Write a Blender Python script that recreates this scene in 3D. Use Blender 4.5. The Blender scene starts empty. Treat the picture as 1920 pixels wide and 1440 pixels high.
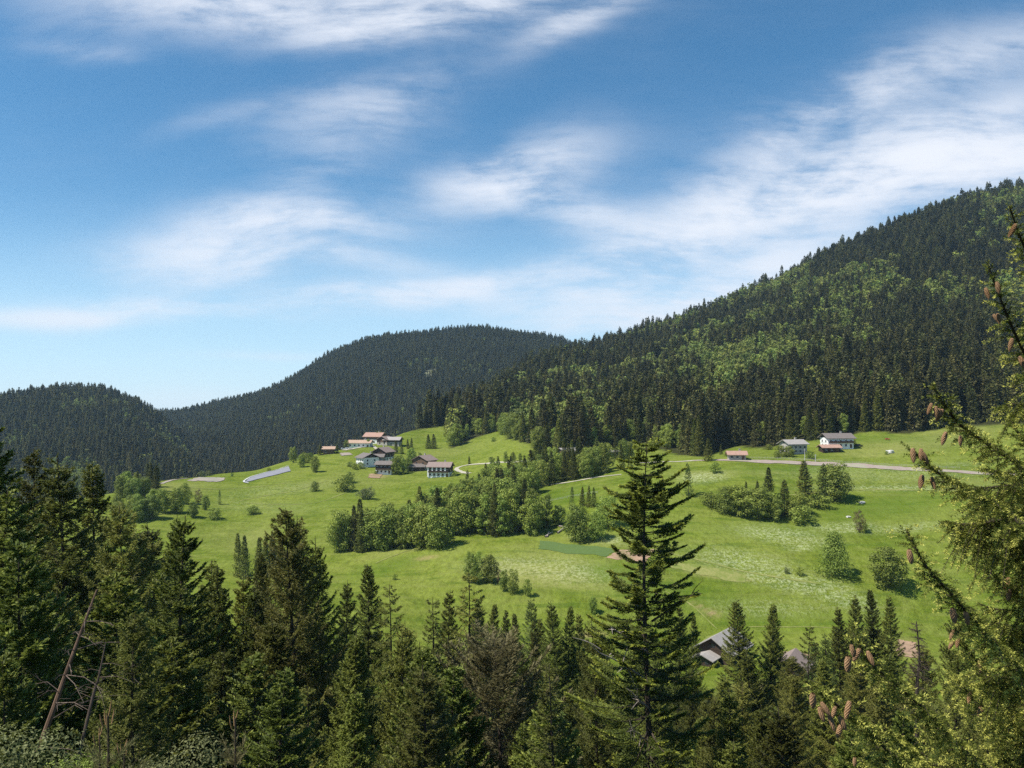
import bpy, math, random
import numpy as np
from mathutils import Vector, Matrix
from mathutils.bvhtree import BVHTree

S = bpy.context.scene
COL = S.collection
R = math.radians
F = 1493.0                       # focal length in photo pixels (1920 wide)
PITCH = math.atan(40 / F)

# ------------------------------------------------------------------ camera
cam_d = bpy.data.cameras.new('camera')
cam = bpy.data.objects.new('camera', cam_d)
COL.objects.link(cam)
cam_d.sensor_width = 36.0
cam_d.lens = 36.0 * F / 1920
cam_d.clip_start = 0.1
cam_d.clip_end = 30000
cam.rotation_euler = (R(90) + PITCH, 0, 0)
S.camera = cam

CP, SP = math.cos(PITCH), math.sin(PITCH)
def ray(px, py):
    cx, cz = (px - 960) / F, (720 - py) / F
    y = CP - SP * cz
    return (cx / y, (SP + CP * cz) / y)          # x/d , z/d
def at(px, py, d):
    a, b = ray(px, py)
    return Vector((a * d, d, b * d))
def proj(p):
    x, y, z = p
    yc = y * CP + z * SP
    zc = -y * SP + z * CP
    return (960 + F * x / yc, 720 - F * zc / yc)

# ------------------------------------------------------------------ light
SUN_EL, SUN_AZ = 56.0, -110.0        # azimuth measured from +Y towards +X (negative = left)
sdir = Vector((math.sin(R(SUN_AZ)) * math.cos(R(SUN_EL)), math.cos(R(SUN_AZ)) * math.cos(R(SUN_EL)), math.sin(R(SUN_EL))))
sun_d = bpy.data.lights.new('sun', 'SUN')
sun_d.energy = 5.0
sun_d.angle = R(0.5)
sun_d.color = (1.0, 0.95, 0.86)
sun = bpy.data.objects.new('sun', sun_d)
COL.objects.link(sun)
sun.rotation_euler = (-sdir).to_track_quat('-Z', 'Y').to_euler()

S.view_settings.view_transform = 'Standard'
S.view_settings.look = 'None'
S.view_settings.exposure = 0.45
S.view_settings.gamma = 1.0
cy = S.cycles
cy.max_bounces = 5
cy.diffuse_bounces = 2
cy.glossy_bounces = 1
cy.transmission_bounces = 2
cy.transparent_max_bounces = 4
cy.volume_bounces = 0
cy.use_denoising = False
cy.sample_clamp_indirect = 4.0

W = bpy.data.worlds.new('World')
S.world = W
W.use_nodes = True

class NT:
    """small node-graph helper"""
    def __init__(s, tree):
        s.t = tree
        s.n = tree.nodes
        s.n.clear()
    def new(s, kind, **kw):
        n = s.n.new(kind)
        for k, v in kw.items():
            setattr(n, k, v)
        return n
    def put(s, sock, v):
        if isinstance(v, bpy.types.NodeSocket):
            s.t.links.new(v, sock)
        else:
            sock.default_value = v
    def math(s, op, a, b=None, c=None, clamp=False):
        n = s.new('ShaderNodeMath', operation=op, use_clamp=clamp)
        s.put(n.inputs[0], a)
        if b is not None: s.put(n.inputs[1], b)
        if c is not None: s.put(n.inputs[2], c)
        return n.outputs[0]
    def vmath(s, op, a, b=None, out=0):
        n = s.new('ShaderNodeVectorMath', operation=op)
        s.put(n.inputs[0], a)
        if b is not None: s.put(n.inputs[1], b)
        return n.outputs[out]
    def noise(s, vec, scale, detail=3.0, rough=0.5, dist=0.0, out=0):
        n = s.new('ShaderNodeTexNoise')
        s.put(n.inputs['Vector'], vec)
        n.inputs['Scale'].default_value = scale
        n.inputs['Detail'].default_value = detail
        n.inputs['Roughness'].default_value = rough
        n.inputs['Distortion'].default_value = dist
        return n.outputs[out]
    def mapr(s, v, a, b, c=0.0, d=1.0, smooth=False):
        n = s.new('ShaderNodeMapRange')
        if smooth: n.interpolation_type = 'SMOOTHSTEP'
        s.put(n.inputs[0], v)
        for i, q in enumerate((a, b, c, d)):
            s.put(n.inputs[i + 1], q)
        return n.outputs[0]
    def mix(s, f, a, b):
        n = s.new('ShaderNodeMix', data_type='RGBA')
        s.put(n.inputs[0], f)
        for i, q in ((6, a), (7, b)):
            s.put(n.inputs[i], q if isinstance(q, bpy.types.NodeSocket) else (q[0], q[1], q[2], 1))
        return n.outputs[2]
    def attr(s, name, out=2):
        return s.new('ShaderNodeAttribute', attribute_name=name).outputs[out]

def build_world():
    g = NT(W.node_tree)
    out = g.new('ShaderNodeOutputWorld')
    sky = g.new('ShaderNodeTexSky', sky_type='NISHITA')
    sky.sun_disc = False
    sky.sun_elevation = R(SUN_EL)
    sky.sun_rotation = R(SUN_AZ)
    sky.altitude = 1200
    sky.air_density = 1.0
    sky.dust_density = 0.2
    sky.ozone_density = 3.0
    co = g.new('ShaderNodeTexCoord').outputs['Generated']
    sep = g.new('ShaderNodeSeparateXYZ')
    g.put(sep.inputs[0], co)
    yy = g.math('MAXIMUM', g.math('ABSOLUTE', sep.outputs[1]), 0.08)
    u = g.math('DIVIDE', sep.outputs[0], yy)
    v = g.math('DIVIDE', sep.outputs[2], yy)
    cb = g.new('ShaderNodeCombineXYZ')
    g.put(cb.inputs[0], u); g.put(cb.inputs[1], v)
    uv = cb.outputs[0]
    # warp
    wn = g.noise(uv, 2.4, 2, 0.45, 0, 1)
    w2 = g.vmath('SCALE', g.vmath('SUBTRACT', wn, (0.5, 0.5, 0.5)))
    w2.node.inputs['Scale'].default_value = 0.10
    uvw = g.vmath('ADD', uv, w2)
    # cirrus fields: centre px, half length, half thickness, tilt (deg, + = rising to the right), weight
    blobs = [(600, 15, 330, 58, 1, .68), (330, 0, 200, 45, -4, .45), (900, 10, 150, 40, 14, .45), (1090, 40, 120, 26, 28, .5), (690, 70, 120, 26, 6, .5),
             (680, 215, 150, 50, 14, .38), (600, 335, 110, 40, 30, .22), (430, 230, 110, 20, 14, .12),
             (960, 325, 150, 44, 14, .75), (1060, 385, 150, 32, -14, .55),
             (1400, 375, 190, 38, 12, .85), (1640, 330, 230, 46, 5, 1.0), (1870, 305, 200, 56, 8, 1.0), (1850, 225, 120, 36, 24, .5),
             (1620, 195, 190, 56, 16, .36), (1840, 110, 230, 50, 18, .36), (1500, 250, 130, 30, 24, .32), (1690, 250, 90, 26, 10, .35),
             (420, 455, 170, 50, 8, .72), (590, 415, 140, 26, -6, .5), (660, 480, 150, 20, -8, .35), (480, 500, 110, 20, 14, .4),
             (680, 550, 160, 22, 3, .75), (860, 530, 130, 20, 12, .65), (225, 582, 120, 20, 2, .8), (60, 598, 130, 16, 2, .6), (420, 575, 120, 14, -4, .4),
             (1180, 495, 200, 42, 12, .7), (1240, 562, 220, 34, 4, .9), (1430, 490, 180, 46, 24, .75), (1130, 610, 110, 18, 4, .7), (1300, 430, 140, 24, 14, .4),
             (520, 665, 150, 8, 1, .22), (320, 755, 140, 20, 0, .25), (160, 105, 100, 16, -10, .16)]
    acc = None
    for (px, py, a, b, t, wgt) in blobs:
        m = g.new('ShaderNodeMapping', vector_type='TEXTURE')
        g.put(m.inputs[0], uvw)
        c = ray(px, py)
        m.inputs['Location'].default_value = (c[0], c[1], 0)
        m.inputs['Rotation'].default_value = (0, 0, R(t))
        m.inputs['Scale'].default_value = (a / F, b / F, 1)
        q = g.vmath('DOT_PRODUCT', m.outputs[0], m.outputs[0], out=1)
        e = g.math('EXPONENT', g.math('MULTIPLY', q, -0.8))
        acc = g.math('MULTIPLY', e, wgt) if acc is None else g.math('MULTIPLY_ADD', e, wgt, acc)
    m = g.new('ShaderNodeMapping')
    g.put(m.inputs[0], uvw)
    m.inputs['Rotation'].default_value = (0, 0, R(-14))
    m.inputs['Scale'].default_value = (0.9, 2.2, 1)
    n1 = g.noise(m.outputs[0], 4.6, 10, 0.62, 0.0)
    m2 = g.new('ShaderNodeMapping')
    g.put(m2.inputs[0], uvw)
    m2.inputs['Rotation'].default_value = (0, 0, R(-22))
    m2.inputs['Scale'].default_value = (0.7, 5.5, 1)
    n2 = g.noise(m2.outputs[0], 11.0, 9, 0.66, 0.0)
    n = g.math('ADD', g.math('MULTIPLY', n1, 0.76), g.math('MULTIPLY', n2, 0.24))
    body = g.mapr(n, 0.35, 0.62, 0.18, 1.5, True)
    veil = g.math('MULTIPLY', g.mapr(n, 0.42, 0.75, 0, 1, True), g.mapr(v, 0.0, 0.2, 0.10, 0.03))
    dens = g.math('ADD', g.math('MULTIPLY', acc, body), veil)
    dens = g.math('MULTIPLY', g.math('TANH', dens), g.mapr(v, -0.06, 0.04, 0.0, 1.0), clamp=True)
    bg = g.new('ShaderNodeBackground')
    hs = g.new('ShaderNodeHueSaturation')
    hs.inputs['Saturation'].default_value = 1.24
    hs.inputs['Hue'].default_value = 0.490
    g.put(hs.inputs['Color'], sky.outputs[0])
    hz_ = g.mapr(v, -0.02, 0.30, 0.70, 0.0, True)
    g.put(bg.inputs[0], g.mix(hz_, hs.outputs[0], (5.4, 7.5, 9.2)))
    bg.inputs[1].default_value = 0.100
    cl = g.new('ShaderNodeBackground')
    cl.inputs[0].default_value = (0.83, 0.86, 0.93, 1)
    cl.inputs[1].default_value = 0.84
    mx = g.new('ShaderNodeMixShader')
    g.put(mx.inputs[0], dens)
    g.put(mx.inputs[1], bg.outputs[0]); g.put(mx.inputs[2], cl.outputs[0])
    g.put(out.inputs[0], mx.outputs[0])
build_world()

# ------------------------------------------------------------------ object helpers
def link(o, parent=None):
    COL.objects.link(o)
    if parent is not None: o.parent = parent
    return o
def tag(o, label=None, cat=None, group=None, kind=None):
    if label: o['label'] = label
    if cat: o['category'] = cat
    if group: o['group'] = group
    if kind: o['kind'] = kind
    return o
def empty(name, loc=(0, 0, 0), rz=0.0):
    o = bpy.data.objects.new(name, None)
    o.empty_display_size = 0.5
    o.location = loc
    o.rotation_euler = (0, 0, rz)
    return link(o)

class MB:
    """collects quads / triangles and per-vertex attributes, builds ONE mesh"""
    def __init__(s):
        s.v, s.f, s.a, s.b, s.m, s.n = [], [], [], [], [], 0
    def add(s, V, Fc, a=0.0, b=0.0, mat=0):
        V = np.asarray(V, dtype=np.float64).reshape(-1, 3)
        Fc = np.asarray(Fc, dtype=np.int64)
        if Fc.shape[1] == 3:
            Fc = np.concatenate([Fc, np.full((len(Fc), 1), -10**9)], axis=1)
        s.v.append(V)
        s.f.append(Fc + s.n)
        s.a.append(np.broadcast_to(np.asarray(a, dtype=np.float64), (len(V),)))
        s.b.append(np.broadcast_to(np.asarray(b, dtype=np.float64), (len(V),)))
        s.m.append(np.full(len(Fc), mat))
        s.n += len(V)
    def mesh(s, name, mats, smooth=False):
        V = np.concatenate(s.v); Q = np.concatenate(s.f); M = np.concatenate(s.m)
        tri = Q[:, 3] < 0
        cnt = np.where(tri, 3, 4)
        idx = Q.reshape(-1)
        idx = idx[idx >= 0]
        me = bpy.data.meshes.new(name)
        me.vertices.add(len(V)); me.vertices.foreach_set('co', V.reshape(-1).astype(np.float32))
        me.loops.add(len(idx)); me.loops.foreach_set('vertex_index', idx.astype(np.int32))
        me.polygons.add(len(Q))
        st = np.concatenate([[0], np.cumsum(cnt)[:-1]])
        me.polygons.foreach_set('loop_start', st.astype(np.int32))
        me.polygons.foreach_set('material_index', M.astype(np.int32))
        me.polygons.foreach_set('use_smooth', np.full(len(Q), smooth))
        for nm, arr in (('tint', s.a), ('young', s.b)):
            at_ = me.attributes.new(nm, 'FLOAT', 'POINT')
            at_.data.foreach_set('value', np.concatenate(arr).astype(np.float32))
        for m in (mats if isinstance(mats, (list, tuple)) else [mats]):
            me.materials.append(m)
        me.update(calc_edges=True)
        return me
    def build(s, name, mats, parent=None, smooth=False):
        return link(bpy.data.objects.new(name, s.mesh(name, mats, smooth)), parent)
    def box(s, c, size, rz=0.0, mat=0, a=0.0):
        x, y, z = (q / 2 for q in size)
        P = np.array([(-x, -y, -z), (x, -y, -z), (x, y, -z), (-x, y, -z), (-x, -y, z), (x, -y, z), (x, y, z), (-x, y, z)])
        ca, sa = math.cos(rz), math.sin(rz)
        P = np.stack([P[:, 0] * ca - P[:, 1] * sa, P[:, 0] * sa + P[:, 1] * ca, P[:, 2]], 1) + np.array(c)
        s.add(P, [(0, 3, 2, 1), (4, 5, 6, 7), (0, 1, 5, 4), (1, 2, 6, 5), (2, 3, 7, 6), (3, 0, 4, 7)], a, 0, mat)
    def poly_prism(s, pts, d0, d1, axis=1, mat=0):
        """polygon pts (2-D) extruded along axis (1: pts are x,z along y; 2: pts are x,y along z)"""
        n = len(pts)
        P = []
        for d in (d0, d1):
            for (p, q) in pts:
                P.append((p, d, q) if axis == 1 else (p, q, d))
        Fq = [(i, (i + 1) % n, n + (i + 1) % n, n + i) for i in range(n)]
        s.add(P, Fq, 0, 0, mat)
        for o in (0, n):
            if n == 3: s.add(P[o:o + 3], [(0, 1, 2)], 0, 0, mat)
            elif n == 4: s.add(P[o:o + 4], [(0, 1, 2, 3)], 0, 0, mat)
            else:
                c = np.mean(np.array(P[o:o + n]), axis=0)
                s.add(np.vstack([P[o:o + n], c]), [(i, (i + 1) % n, n) for i in range(n)], 0, 0, mat)
    def tube(s, pts, rad, seg=6, mat=0, a=0.0, b=0.0, cap=True):
        P = np.asarray(pts, dtype=np.float64)
        rad = np.broadcast_to(np.asarray(rad, dtype=np.float64), (len(P),))
        T = np.gradient(P, axis=0)
        T /= np.linalg.norm(T, axis=1)[:, None] + 1e-9
        ref = np.where(np.abs(T[:, 2:3]) > 0.9, np.array([[1.0, 0, 0]]), np.array([[0, 0, 1.0]]))
        A = np.cross(T, ref); A /= np.linalg.norm(A, axis=1)[:, None] + 1e-9
        B = np.cross(T, A)
        th = np.linspace(0, 2 * np.pi, seg, endpoint=False)
        V = (P[:, None] + rad[:, None, None] * (A[:, None] * np.cos(th)[None, :, None] + B[:, None] * np.sin(th)[None, :, None])).reshape(-1, 3)
        Fq = []
        for i in range(len(P) - 1):
            for j in range(seg):
                k = (j + 1) % seg
                Fq.append((i * seg + j, i * seg + k, (i + 1) * seg + k, (i + 1) * seg + j))
        s.add(V, Fq, a, b, mat)
    def cards(s, P, D, Sd, L, Wd, a, b, mid=0.45, mat=0):
        """diamond leaf/needle cards: base P, unit direction D, side Sd, length L, width Wd"""
        n = len(P)
        L = np.broadcast_to(L, (n,))[:, None]; Wd = np.broadcast_to(Wd, (n,))[:, None]
        V = np.stack([P, P + D * L * mid + Sd * Wd * 0.5, P + D * L, P + D * L * mid - Sd * Wd * 0.5], 1).reshape(-1, 3)
        I = np.arange(n)[:, None] * 4 + np.array([[0, 1, 2, 3]])
        s.add(V, I, np.repeat(np.broadcast_to(a, (n,)), 4), np.repeat(np.broadcast_to(b, (n,)), 4), mat)

def unit(A):
    return A / (np.linalg.norm(A, axis=-1, keepdims=True) + 1e-9)

# ------------------------------------------------------------------ materials
def mat(name):
    m = bpy.data.materials.new(name)
    m.use_nodes = True
    return m, NT(m.node_tree)
def finish(g, color, rough=0.8, spec=0.2, bump=None, bstr=0.3, bdist=0.1, transl=0.0, tcol=None):
    out = g.new('ShaderNodeOutputMaterial')
    p = g.new('ShaderNodeBsdfPrincipled')
    g.put(p.inputs['Base Color'], color if isinstance(color, bpy.types.NodeSocket) else (*color, 1))
    g.put(p.inputs['Roughness'], rough)
    p.inputs['Specular IOR Level'].default_value = spec
    if bump is not None:
        b = g.new('ShaderNodeBump')
        b.inputs['Strength'].default_value = bstr
        b.inputs['Distance'].default_value = bdist
        g.put(b.inputs['Height'], bump)
        g.put(p.inputs['Normal'], b.outputs[0])
    if transl > 0:
        t = g.new('ShaderNodeBsdfTranslucent')
        g.put(t.inputs[0], tcol if tcol is not None else color)
        mx = g.new('ShaderNodeMixShader')
        mx.inputs[0].default_value = transl
        g.put(mx.inputs[1], p.outputs[0]); g.put(mx.inputs[2], t.outputs[0])
        g.put(out.inputs[0], mx.outputs[0])
    else:
        g.put(out.inputs[0], p.outputs[0])

def foliage(name, c0, c1, cy_, rnd=(0.75, 1.3), transl=0.3, hue=0.02, spec=0.25):
    """c0..c1 by clump tint, cy_ = colour of this year's growth; each tree a little different"""
    m, g = mat(name)
    col = g.mix(g.attr('tint'), c0, c1)
    col = g.mix(g.attr('young'), col, cy_)
    rn = g.new('ShaderNodeObjectInfo').outputs['Random']
    h = g.new('ShaderNodeHueSaturation')
    g.put(h.inputs['Hue'], g.mapr(rn, 0, 1, 0.5 - 1.3 * hue, 0.5 + 0.25 * hue))
    r2 = g.math('FRACT', g.math('MULTIPLY', rn, 7.31))
    g.put(h.inputs['Value'], g.mapr(r2, 0, 1, rnd[0], rnd[1]))
    g.put(h.inputs['Color'], col)
    finish(g, h.outputs[0], 0.6, spec, None, transl=transl)
    return m
def plain(name, c, rough=0.8, spec=0.2, var=0.25, scale=1.2, stretch=None):
    m, g = mat(name)
    co = g.new('ShaderNodeTexCoord').outputs['Object']
    if stretch:
        mp = g.new('ShaderNodeMapping'); g.put(mp.inputs[0], co); mp.inputs['Scale'].default_value = stretch
        co = mp.outputs[0]
    n = g.noise(co, scale, 4, 0.6)
    k0, k1 = 1 - var, 1 + var
    col = g.mix(g.mapr(n, 0.3, 0.7), [q * k0 for q in c], [min(1, q * k1) for q in c])
    finish(g, col, rough, spec, n, 0.25, 0.05)
    return m

M = {}
M['spruce'] = foliage('spruce_needles', (0.048, 0.064, 0.011), (0.180, 0.205, 0.038), (0.36, 0.40, 0.06), (0.45, 1.55), 0.3, 0.018)
M['brown_spruce'] = foliage('olive_needles', (0.068, 0.077, 0.015), (0.215, 0.230, 0.048), (0.35, 0.37, 0.07), (0.6, 1.4), 0.3, 0.018)
M['fir'] = foliage('fir_needles', (0.040, 0.064, 0.012), (0.145, 0.185, 0.032), (0.42, 0.47, 0.07), (0.85, 1.2), 0.35, 0.01)
M['bright_fir'] = foliage('bright_fir_needles', (0.060, 0.095, 0.016), (0.16, 0.21, 0.036), (0.32, 0.38, 0.07), (0.85, 1.2), 0.35)
M['larch'] = foliage('larch_needles', (0.07, 0.11, 0.025), (0.15, 0.21, 0.05), (0.2, 0.26, 0.07), (0.8, 1.2), 0.4)
M['grey_pine'] = foliage('grey_pine_needles', (0.085, 0.084, 0.030), (0.21, 0.20, 0.082), (0.26, 0.25, 0.09), (0.85, 1.15), 0.3)
M['leaf'] = foliage('broad_leaves', (0.085, 0.135, 0.016), (0.235, 0.315, 0.048), (0.30, 0.36, 0.07), (0.7, 1.25), 0.22, 0.02)
M['leaf_light'] = foliage('light_leaves', (0.12, 0.175, 0.026), (0.27, 0.34, 0.06), (0.32, 0.38, 0.08), (0.8, 1.2), 0.35, 0.02)
M['leaf_grey'] = foliage('grey_leaves', (0.12, 0.145, 0.055), (0.24, 0.275, 0.11), (0.28, 0.31, 0.11), (0.85, 1.1), 0.35)
M['leaf_copper'] = foliage('copper_leaves', (0.10, 0.075, 0.04), (0.18, 0.13, 0.07), (0.2, 0.15, 0.08), (0.9, 1.1), 0.3)
M['near_needles'] = foliage('near_needles', (0.070, 0.092, 0.014), (0.24, 0.265, 0.045), (0.66, 0.64, 0.14), (1.0, 1.0), 0.30, 0.0)
M['far_spruce'] = foliage('far_spruce_needles', (0.040, 0.046, 0.011), (0.128, 0.132, 0.034), (0.19, 0.20, 0.04), (0.5, 1.5), 0.2, 0.025)
M['far_leaf'] = foliage('far_leaves', (0.085, 0.125, 0.022), (0.20, 0.26, 0.048), (0.26, 0.32, 0.06), (0.55, 1.3), 0.25, 0.03)
M['bark'] = plain('bark', (0.07, 0.055, 0.042), 0.9, 0.1, 0.4, 6, (1, 1, 0.25))
M['dead_bark'] = plain('weathered_wood', (0.34, 0.29, 0.24), 0.9, 0.1, 0.35, 8, (1, 1, 0.2))
M['grey_twig'] = plain('grey_twig', (0.13, 0.10, 0.08), 0.9, 0.1, 0.35, 8, (1, 1, 0.2))
M['red_dead_bark'] = plain('reddish_dead_bark', (0.20, 0.13, 0.09), 0.9, 0.1, 0.35, 8, (1, 1, 0.2))
M['cone'] = plain('cone_scales', (0.30, 0.175, 0.085), 0.6, 0.3, 0.35, 60)
M['bud'] = plain('bud', (0.33, 0.20, 0.09), 0.6, 0.3, 0.2, 40)
M['white_wall'] = plain('white_plaster', (0.80, 0.79, 0.76), 0.9, 0.15, 0.06, 0.6)
M['stone_wall'] = plain('grey_stone_wall', (0.38, 0.35, 0.31), 0.9, 0.15, 0.25, 1.5)
M['dark_wood'] = plain('dark_wood', (0.055, 0.038, 0.028), 0.85, 0.15, 0.3, 2.0, (1, 1, 6))
M['brown_wood'] = plain('brown_wood', (0.13, 0.085, 0.055), 0.85, 0.15, 0.3, 2.0, (1, 1, 6))
M['glass'] = plain('window_glass', (0.03, 0.035, 0.04), 0.15, 0.5, 0.1, 0.5)
M['metal'] = plain('pale_metal', (0.5, 0.5, 0.5), 0.5, 0.5, 0.1, 1)
M['rubber'] = plain('rubber', (0.03, 0.03, 0.03), 0.8, 0.2, 0.1, 1)
M['white_paint'] = plain('white_paint', (0.75, 0.75, 0.75), 0.35, 0.5, 0.03, 1)
M['red_paint'] = plain('red_paint', (0.55, 0.07, 0.03), 0.4, 0.5, 0.05, 1)
M['rock'] = plain('pale_rock', (0.50, 0.48, 0.45), 0.9, 0.15, 0.25, 2)
def roof_mat(name, c, var=0.25):
    m, g = mat(name)
    co = g.new('ShaderNodeTexCoord').outputs['Object']
    n = g.noise(co, 0.9, 4, 0.65)
    w = g.new('ShaderNodeTexWave', wave_type='BANDS', bands_direction='Z')
    g.put(w.inputs['Vector'], co)
    w.inputs['Scale'].default_value = 2.5; w.inputs['Distortion'].default_value = 1.0
    n2 = g.noise(co, 7, 2, 0.6)
    f = g.math('ADD', g.math('MULTIPLY', n, 0.6), g.math('ADD', g.math('MULTIPLY', w.outputs['Fac'], 0.15), g.math('MULTIPLY', n2, 0.25)))
    col = g.mix(g.mapr(f, 0.3, 0.7), [q * (1 - var) for q in c], [min(1, q * (1 + var)) for q in c])
    finish(g, col, 0.8, 0.2, f, 0.4, 0.05)
    return m
M['roof_grey'] = roof_mat('grey_shingle_roof', (0.33, 0.30, 0.275))
M['roof_dark'] = roof_mat('dark_tile_roof', (0.17, 0.145, 0.13))
M['roof_brown'] = roof_mat('red_brown_tile_roof', (0.25, 0.19, 0.165))
M['roof_red'] = roof_mat('red_tile_roof', (0.37, 0.23, 0.175))
M['roof_orange'] = roof_mat('orange_tile_roof', (0.41, 0.28, 0.20))

def ground_mat():
    m, g = mat('meadow_and_forest_floor')
    pos = g.new('ShaderNodeNewGeometry').outputs['Position']
    nL = g.noise(pos, 0.012, 4, 0.55, 0.6)
    nM = g.noise(pos, 0.07, 5, 0.6, 0.8)
    mp = g.new('ShaderNodeMapping'); g.put(mp.inputs[0], pos); mp.inputs['Scale'].default_value = (0.35, 0.16, 0.3)
    mp.inputs['Rotation'].default_value = (0, 0, R(25))
    nS = g.noise(mp.outputs[0], 1.6, 5, 0.7)
    nF = g.noise(pos, 2.2, 3, 0.7)
    nF2 = g.noise(pos, 0.8, 4, 0.75)
    col = g.mix(g.mapr(nL, 0.35, 0.65, 0, 1, True), (0.120, 0.160, 0.018), (0.172, 0.206, 0.032))
    col = g.mix(g.math('MULTIPLY', g.mapr(nM, 0.42, 0.68, 0, 1, True), 0.55), col, (0.190, 0.222, 0.048))
    col = g.mix(g.math('MULTIPLY', g.mapr(nM, 0.50, 0.30, 0, 1, True), 0.55), col, (0.080, 0.122, 0.013))
    fine = g.math('ADD', g.math('MULTIPLY', nS, 0.5), g.math('MULTIPLY', nF, 0.5))
    h = g.new('ShaderNodeHueSaturation')
    g.put(h.inputs['Color'], col)
    g.put(h.inputs['Value'], g.mapr(fine, 0.32, 0.68, 0.45, 1.5))
    col = h.outputs[0]
    mc = g.new('ShaderNodeMapping'); g.put(mc.inputs[0], pos); mc.inputs['Scale'].default_value = (0.035, 0.28, 0.5); mc.inputs['Rotation'].default_value = (0, 0, R(-9))
    nC = g.noise(mc.outputs[0], 1.0, 4, 0.6, 0.3)
    col = g.mix(g.math('MULTIPLY', g.mapr(nC, 0.52, 0.68, 0, 1, True), 0.5), col, (0.185, 0.205, 0.050))
    col = g.mix(g.math('MULTIPLY', g.mapr(nC, 0.46, 0.34, 0, 1, True), 0.5), col, (0.060, 0.105, 0.012))
    # dry grass and white umbels where they grow
    dry = g.math('MULTIPLY', g.attr('dry'), g.mapr(nF2, 0.35, 0.62, 0.25, 1.0, True))
    col = g.mix(dry, col, (0.30, 0.29, 0.105))
    lush = g.attr('lush')
    col = g.mix(g.math('MULTIPLY', lush, g.mapr(nS, 0.3, 0.6, 0.5, 0.9)), col, (0.062, 0.125, 0.010))
    fl = g.math('MULTIPLY', g.attr('flower'), g.mapr(g.math('ADD', g.math('MULTIPLY', nF2, 0.6), g.math('MULTIPLY', nF, 0.4)), 0.46, 0.60, 0, 1, True))
    col = g.mix(fl, col, (0.44, 0.47, 0.27))
    bare = g.math('MULTIPLY', g.attr('bare'), g.mapr(nF2, 0.3, 0.6, 0.3, 1.0, True))
    col = g.mix(bare, col, (0.40, 0.27, 0.16))
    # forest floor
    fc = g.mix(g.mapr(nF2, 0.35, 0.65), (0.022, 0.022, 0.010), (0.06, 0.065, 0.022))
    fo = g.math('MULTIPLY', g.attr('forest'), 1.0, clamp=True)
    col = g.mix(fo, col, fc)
    hgt = g.math('ADD', g.math('MULTIPLY', nF2, 0.6), g.math('MULTIPLY', nF, 0.4))
    finish(g, col, 1.0, 0.0, hgt, 0.8, 0.8)
    return m
M['ground'] = ground_mat()
def patch_mat(name, c0, c1, scale=0.6, bump=0.3, c2=None):
    m, g = mat(name)
    pos = g.new('ShaderNodeNewGeometry').outputs['Position']
    n = g.noise(pos, scale, 6, 0.7, 0.4)
    n2 = g.noise(pos, scale * 0.15, 3, 0.6)
    col = g.mix(g.mapr(n, 0.3, 0.7), c0, c1)
    if c2: col = g.mix(g.mapr(n2, 0.45, 0.62, 0, 0.8, True), col, c2)
    finish(g, col, 0.9, 0.15, n, bump, 0.2)
    return m
M['gravel'] = patch_mat('gravel', (0.25, 0.195, 0.165), (0.38, 0.305, 0.26), 0.8, 0.4, (0.30, 0.29, 0.20))
M['dirt'] = patch_mat('bare_earth', (0.27, 0.17, 0.11), (0.40, 0.27, 0.18), 0.8, 0.3, (0.20, 0.17, 0.07))
M['crop'] = patch_mat('young_crop', (0.078, 0.124, 0.034), (0.100, 0.150, 0.042), 0.5)
M['pale_path'] = patch_mat('pale_path', (0.34, 0.31, 0.235), (0.47, 0.43, 0.34), 1.0)
M['sand'] = patch_mat('sandy_ground', (0.27, 0.225, 0.18), (0.38, 0.32, 0.26), 0.5, 0.3, (0.24, 0.23, 0.18))
M['sheet'] = patch_mat('grey_sheeting', (0.20, 0.20, 0.225), (0.27, 0.27, 0.295), 0.25, 0.1)
M['white_sheet'] = patch_mat('white_edging', (0.45, 0.45, 0.45), (0.58, 0.58, 0.58), 0.4, 0.1)
M['dry_grass'] = patch_mat('dry_grass', (0.15, 0.185, 0.035), (0.29, 0.27, 0.10), 1.1, 0.3, (0.14, 0.18, 0.03))

# ------------------------------------------------------------------ terrain
def pchip_slopes(x, y):
    h = np.diff(x); dl = np.diff(y, axis=0) / h[:, None]
    m = np.zeros_like(y)
    for k in range(1, len(x) - 1):
        s = (dl[k - 1] * dl[k]) > 0
        w1 = 2 * h[k] + h[k - 1]; w2 = h[k] + 2 * h[k - 1]
        with np.errstate(divide='ignore', invalid='ignore'):
            v = (w1 + w2) / (w1 / dl[k - 1] + w2 / dl[k])
        m[k] = np.where(s, v, 0)
    m[0] = dl[0]; m[-1] = dl[-1]
    return m
def pchip(x, y, q):
    x = np.asarray(x, float); y = np.asarray(y, float)
    sh = y.shape
    y = y.reshape(len(x), -1)
    m = pchip_slopes(x, y)
    k = np.clip(np.searchsorted(x, q) - 1, 0, len(x) - 2)
    h = (x[k + 1] - x[k])[:, None]
    t = ((q - x[k])[:, None]) / h
    r = (1 + 2 * t) * (1 - t)**2 * y[k] + t * (1 - t)**2 * h * m[k] + t * t * (3 - 2 * t) * y[k + 1] + t * t * (t - 1) * h * m[k + 1]
    return r.reshape((len(q),) + sh[1:])

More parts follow.
